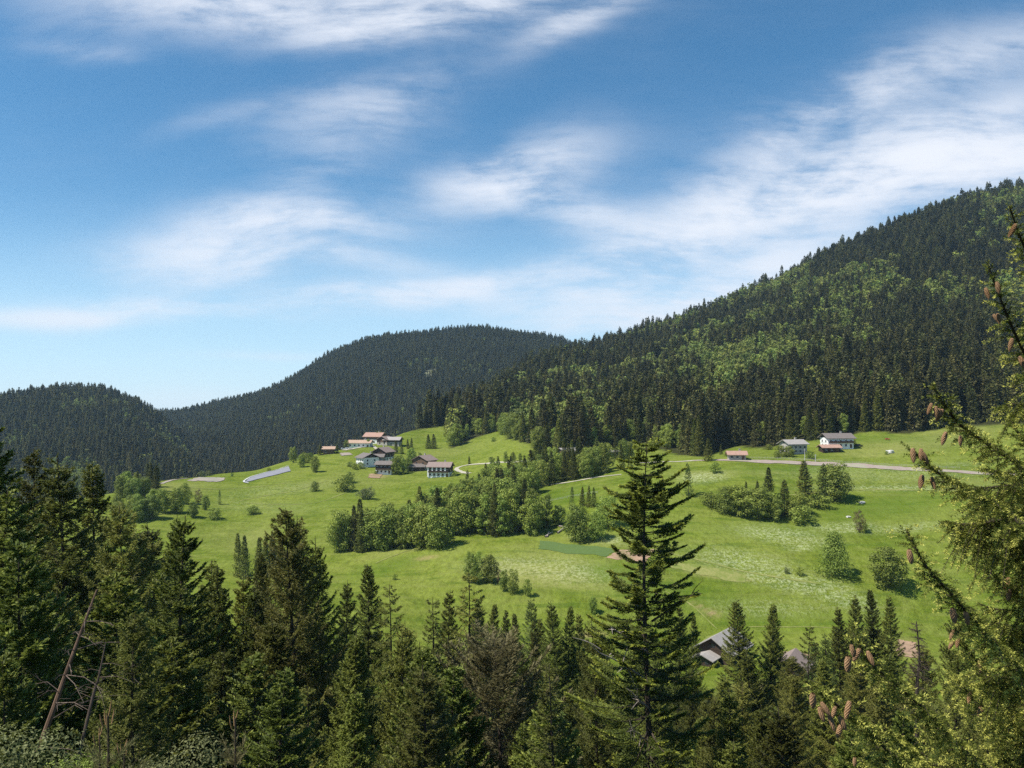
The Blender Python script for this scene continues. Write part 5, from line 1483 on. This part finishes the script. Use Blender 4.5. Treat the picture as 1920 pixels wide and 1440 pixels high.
def on(P, cs, LT, s):
    s = s * LT
    return np.array([np.interp(s, cs, P[:, k]) for k in range(3)])
def clothe(P, cs, LT, bf, bi):
    n2 = int(LT / 0.026)
    for j in range(n2):
        s = 0.16 + 0.84 * (j + rg.random()) / n2
        p = on(P, cs, LT, s); tg = unit(on(P, cs, LT, min(1, s + .02)) - on(P, cs, LT, s - .02))
        lat = unit(np.cross(tg, [0, 0, 1])) * (1 if j % 2 else -1)
        q = 1 - s
        hang = 0.15 + 2.2 * min(1, q * 2.0) * rg.uniform(.5, 1)
        l = (0.07 + 0.62 * min(1, q * 2.2)**.8 * rg.uniform(.35, 1)) * bf
        d0 = unit(tg * rg.uniform(.45, 1.0) + lat * rg.uniform(.2, .9) + np.array([0, 0, .1]))
        t = np.linspace(0, 1, 6)[:, None]
        tw = p + d0 * l * t + np.array([0, 0, -1]) * hang * l * .75 * t**1.7
        wood.tube(tw, np.linspace(.0045, .002, 6), 3)
        needle_run(nd, tw, 360, 0.14 if rg.random() < .7 else 0)
        for k in range(int(l / .06)):
            u = rg.uniform(.12, .95)
            o = np.array([np.interp(u, t[:, 0], tw[:, c]) for c in range(3)])
            tt = unit(np.array([np.interp(min(1, u + .1), t[:, 0], tw[:, c]) for c in range(3)]) - o + 1e-6)
            sd = unit(np.cross(tt, [rg.normal(0, .3), rg.normal(0, .3), 1])) * (1 if k % 2 else -1)
            dv = unit(tt * .7 + sd * rg.uniform(.4, 1) + rg.normal(0, .15, 3) - np.array([0, 0, .15]))
            sl = rg.uniform(.06, .16)
            sh = np.array([o, o + dv * sl * .5, o + dv * sl + np.array([0, 0, -.12 * sl])])
            needle_run(nd, sh, 360, 0.46 if rg.random() < .72 else 0)
for bi, b in enumerate(BR):
    P = catmull([np.array(at(*q)) - NO for q in b], 8)
    seg = np.linalg.norm(np.diff(P, axis=0), axis=1); cs = np.concatenate([[0], np.cumsum(seg)]); LT = cs[-1]
    wood, nd = MB(), MB()
    wood.tube(P, np.linspace(.026, .005, len(P)), 6)
    bpts.append(P + NO)
    bf = [.46, .55, .66, .7, .72, .8, .85, .85, .75, .85, .8, .85, .9, .9, .8, .9, .9, .7, .9, .85][bi]
    clothe(P, cs, LT, bf, bi)
    for j in range(12 if bi > 1 else 8):
        s_ = rg.uniform(.18, .80)
        p = on(P, cs, LT, s_); tg = unit(on(P, cs, LT, s_ + .02) - on(P, cs, LT, s_ - .02)); lat = unit(np.cross(tg, [0, 0, 1])) * (1 if j % 2 else -1)
        l = (.35 + 1.0 * (1 - s_)) * rg.uniform(.6, 1) * (1.0 if bi > 1 else .5)
        d0 = unit(tg * rg.uniform(.6, 1) + lat * rg.uniform(.4, 1)); t = np.linspace(0, 1, 8)[:, None]
        Q = p + d0 * l * t + np.array([0, 0, -1]) * l * .55 * t**1.6 + np.array([0, 0, 1]) * l * .22 * t**4
        q_ = np.concatenate([[0], np.cumsum(np.linalg.norm(np.diff(Q, axis=0), axis=1))])
        bpts.append(Q + NO)
        wood.tube(Q, np.linspace(.011, .003, 8), 5)
        clothe(Q, q_, q_[-1], .50, bi)
    needle_run(nd, P[int(len(P) * .55):], 300, 0.06)
    wb = wood.build('branch', M['bark'], nt_)
    nd.build('needles', M['near_needles'], wb)
# cones
cm = MB()
CL, CR = 0.135, 0.021
for r in range(15):
    f = (r + .5) / 15
    rad = CR * (math.sin(math.pi * min(1, f * .86 + .14))**.55)
    for k in range(9):
        a = 6.283 * (k + .5 * (r % 2)) / 9 + r * .12
        e = np.array([math.cos(a), math.sin(a), 0]); tn = np.array([-math.sin(a), math.cos(a), 0])
        z = -CL * f
        w = rad * .42
        b0 = e * rad * .55 + np.array([0, 0, z + .006])
        tipp = e * (rad * 1.16) + np.array([0, 0, z - .010])
        l_ = e * rad * 1.0 + tn * w + np.array([0, 0, z - .002]); r_ = e * rad * 1.0 - tn * w + np.array([0, 0, z - .002])
        un = e * rad * .7 + np.array([0, 0, z - .012])
        cm.add([b0, l_, tipp, r_, un], [(0, 1, 2, 3)])
        cm.add([l_, tipp, un, r_, tipp, un], [(0, 1, 2), (3, 4, 5)])
cz_ = np.linspace(0, -CL * .97, 8)
cm.tube(np.stack([0 * cz_, 0 * cz_, cz_], 1), CR * .62 * np.sin(np.pi * np.clip(np.linspace(.12, .95, 8), 0, 1))**.5, 8)
cmesh = cm.mesh('cone', M['cone'])
CONES = [(1912, 432), (1843, 545), (1862, 540), (1860, 592), (1870, 600), (1738, 768), (1754, 768), (1768, 773), (1745, 778), (1775, 818), (1711, 852), (1722, 853), (1735, 850), (1728, 897), (1733, 910), (1711, 1036), (1780, 1152), (1803, 1152), (1793, 1180), (1797, 1200), (1762, 1215), (1853, 1236), (1890, 1094), (1886, 1110),
         (1603, 1220), (1612, 1222), (1619, 1232), (1566, 1243), (1524, 1312), (1532, 1322), (1527, 1345), (1541, 1355), (1535, 1382), (1551, 1384), (1545, 1398), (1600, 1298), (1826, 1310), (1840, 1330), (1900, 680), (1905, 640), (1796, 830), (1560, 1330)]
for k, (px, py) in enumerate(CONES):
    best = None
    for bi, P in enumerate(bpts):
        for p in P:
            q = proj(p)
            dd = (q[0] - px)**2 + ((q[1] - py) * 1.2)**2
            if best is None or dd < best[0]: best = (dd, p, bi)
    q = proj(best[1])
    dist_ = math.hypot(px - q[0], py - 12 - q[1])
    f_ = min(1.0, 20.0 / max(dist_, 1e-6))
    p = at(q[0] + (px - q[0]) * f_ + (k % 3 - 1) * 7, q[1] + (py - 12 - q[1]) * f_ + (k % 2) * 6, best[1][1] - .14)
    o = bpy.data.objects.new('cone', cmesh); link(o, nt_)
    o.location = np.array(p) - NO
    o.rotation_euler = (random.uniform(-.45, .45), random.uniform(-.45, .45), random.uniform(0, 6))
    sc = random.uniform(.58, .88) * (1.3 if (px, py) in ((1780, 1152), (1803, 1152), (1853, 1236), (1890, 1094)) else 1.0)
    o.scale = (sc * random.uniform(.95, 1.2), sc * random.uniform(.95, 1.2), sc)

# ------------------------------------------------------------------ dead trees, saplings and bushes at the bottom
def dead_tree(pts, r, label, mt, nb, seed, blen, side=0.0, tw='grey_twig'):
    """pts: (px, row, depth) from the root to the tip"""
    rg = np.random.default_rng(seed)
    P = np.array([at(*q) for q in pts])
    base = P[0].copy()
    e = empty('dead_tree', base); tag(e, label, 'tree')
    P = catmull(P - base, 6)
    m = MB(); m.tube(P, np.linspace(r, r * .2, len(P)), 7); m.build('trunk', M[mt], e)
    m = MB()
    for k in range(nb):
        s = rg.uniform(.35, 1)
        i = min(len(P) - 2, int(s * (len(P) - 1)))
        a = rg.uniform(0, 6.28)
        dv = np.array([math.cos(a) + side, math.sin(a), rg.uniform(-.35, .35)])
        l = blen * (1.2 - s) * rg.uniform(.5, 1.3) + .2
        q = P[i]
        c = [q, q + dv * l * .5 + np.array([0, 0, .05 * l]), q + dv * l + np.array([0, 0, -.12 * l])]
        m.tube(c, [r * .16, r * .10, r * .04], 4)
        for w in range(4):
            f = rg.uniform(.35, 1); p0 = q + dv * l * f
            d2 = dv * .5 + rg.normal(0, .5, 3)
            m.tube([p0, p0 + d2 * l * .3], [r * .06, r * .03], 3)
    m.build('branches', M[tw], e)
dead_tree([(-130, 1960, 22), (75, 1400, 22), (130, 1245, 22), (182, 1105, 22)], .105, 'leaning reddish dead trunk with bare twigs at lower left', 'red_dead_bark', 20, 3, 1.5, .5)
dead_tree([(60, 1800, 21), (165, 1345, 21), (185, 1270, 21), (198, 1205, 21)], .055, 'thin bare dead stem right of the leaning reddish trunk', 'grey_twig', 11, 4, 1.3, .4)
dead_tree([(430, 1560, 30), (487, 1435, 30), (515, 1388, 30), (548, 1342, 30)], .06, 'pale thin slanting dead stem at the bottom left of centre', 'dead_bark', 10, 6, 1.2, .3)
sx = at(1722, 1152, 60)
dead_tree([(1722, 720 - F * ((zat(sx.x, 60) - 1) / 60 - .0268), 60), (1719, 1330, 60), (1724, 1240, 60), (1718, 1165, 60)], .17, 'grey dead snag with short stubs seen left of the cone bearing boughs', 'bark', 150, 8, 1.3, 0.0, 'bark')
def sapling(px, py, d, label, seed, n=4, h=2.4):
    rg = np.random.default_rng(seed)
    t = at(px, py, d)
    zb = t.z - h
    gz = zat(t.x, t.y)
    e = empty('young_pine', (t.x, t.y, gz)); tag(e, label, 'tree')
    m = MB(); hh = t.z - gz
    m.tube([(0, 0, -.3), (.03, .02, hh * .5), (0, 0, hh)], [.05, .03, .008], 7); m.build('trunk', M['bark'], e)
    nd = MB()
    zs = rg.uniform(hh - h, hh - .15, 420)
    a = rg.uniform(0, 6.28, 420)
    D = unit(np.stack([np.cos(a), np.sin(a), rg.uniform(.6, 1.6, 420)], 1))
    nd.cards(np.stack([0 * zs, 0 * zs, zs], 1), D, unit(np.cross(D, rg.normal(0, 1, D.shape))), rg.uniform(.06, .10, 420), .006, rg.uniform(0, 1, 420), .2)
    for w in range(4):
        zq = hh - .5 - w * .5
        for k in range(5):
            a = rg.uniform(0, 6.28)
            o = np.array([0, 0, zq]); dv = np.array([math.cos(a), math.sin(a), .75]); l = .25 + .18 * w
            m2 = np.linspace(0, 1, 90)[:, None] * rg.uniform(.8, 1, (90, 1))
            Q = o + dv * l * m2 + np.array([0, 0, .25 * l]) * m2**2
            D = unit(unit(dv) * .9 + rg.normal(0, .55, Q.shape) + np.array([0, 0, .3]))
            nd.cards(Q, D, unit(np.cross(D, rg.normal(0, 1, D.shape))), rg.uniform(.06, .1, 90), .006, rg.uniform(0, 1, 90), .2)
    nd.build('crown', M['grey_pine'], e)
    for k in range(n):
        a = 6.28 * k / n
        r = 0 if k == 0 else .045
        b = np.array([r * math.cos(a), r * math.sin(a), hh - (.02 if k == 0 else .1)])
        m = MB(); ln = rg.uniform(.10, .18)
        m.tube([b, b + np.array([.02 * math.cos(a), .02 * math.sin(a), ln * .5]), b + np.array([.03 * math.cos(a), .03 * math.sin(a), ln])], [.006, .008, .003], 6); m.build('bud', M['bud'], e)
sapling(203, 1342, 8, 'young pine with orange buds, tallest of three at the bottom left', 1, 5)
sapling(233, 1400, 8.4, 'small young pine with orange buds right of the tallest one', 2, 4, 1.6)
sapling(441, 1346, 8.6, 'young pine stem standing alone at the bottom left of centre', 3, 3)
sapling(187, 1378, 8.8, 'short young pine with orange buds left of the tallest one', 5, 3, 1.5)
def bush(px, py, d, w, seed, mt, label, leaf=(.045, .019), n=30000):
    t = at(px, py, d); gz = zat(t.x, t.y)
    pr = broadleaf(seed, t.z - gz, w, leaf, n, 30, low=.2)
    e = empty('bush', (t.x, t.y, gz)); tag(e, label, 'bush')
    pr[0].build('trunk', M['bark'], e); pr[1].build('crown', M[mt], e)
bush(28, 1345, 9, 2.3, 401, 'leaf_grey', 'grey green leafy bush in the bottom left corner')
bush(310, 1398, 10, 2.2, 402, 'leaf_grey', 'grey green bush at the bottom edge right of the young pines')
bush(130, 1392, 11, 1.8, 403, 'leaf', 'green bush at the bottom edge between the corner bush and the young pines')

# ------------------------------------------------------------------ haze
m = bpy.data.materials.new('haze'); m.use_nodes = True
g = NT(m.node_tree)
o_ = g.new('ShaderNodeOutputMaterial')
pv = g.new('ShaderNodeVolumePrincipled')
pv.inputs['Color'].default_value = (0.55, 0.80, 1.0, 1)
pv.inputs['Density'].default_value = 0.000062
pv.inputs['Anisotropy'].default_value = 0.2
g.put(o_.inputs['Volume'], pv.outputs[0])
mb = MB(); mb.box((0, 1800, 150), (9100, 7700, 680))
hz = mb.build('haze', m)
tag(hz, 'thin bluish summer haze over the whole valley', 'haze', kind='stuff')
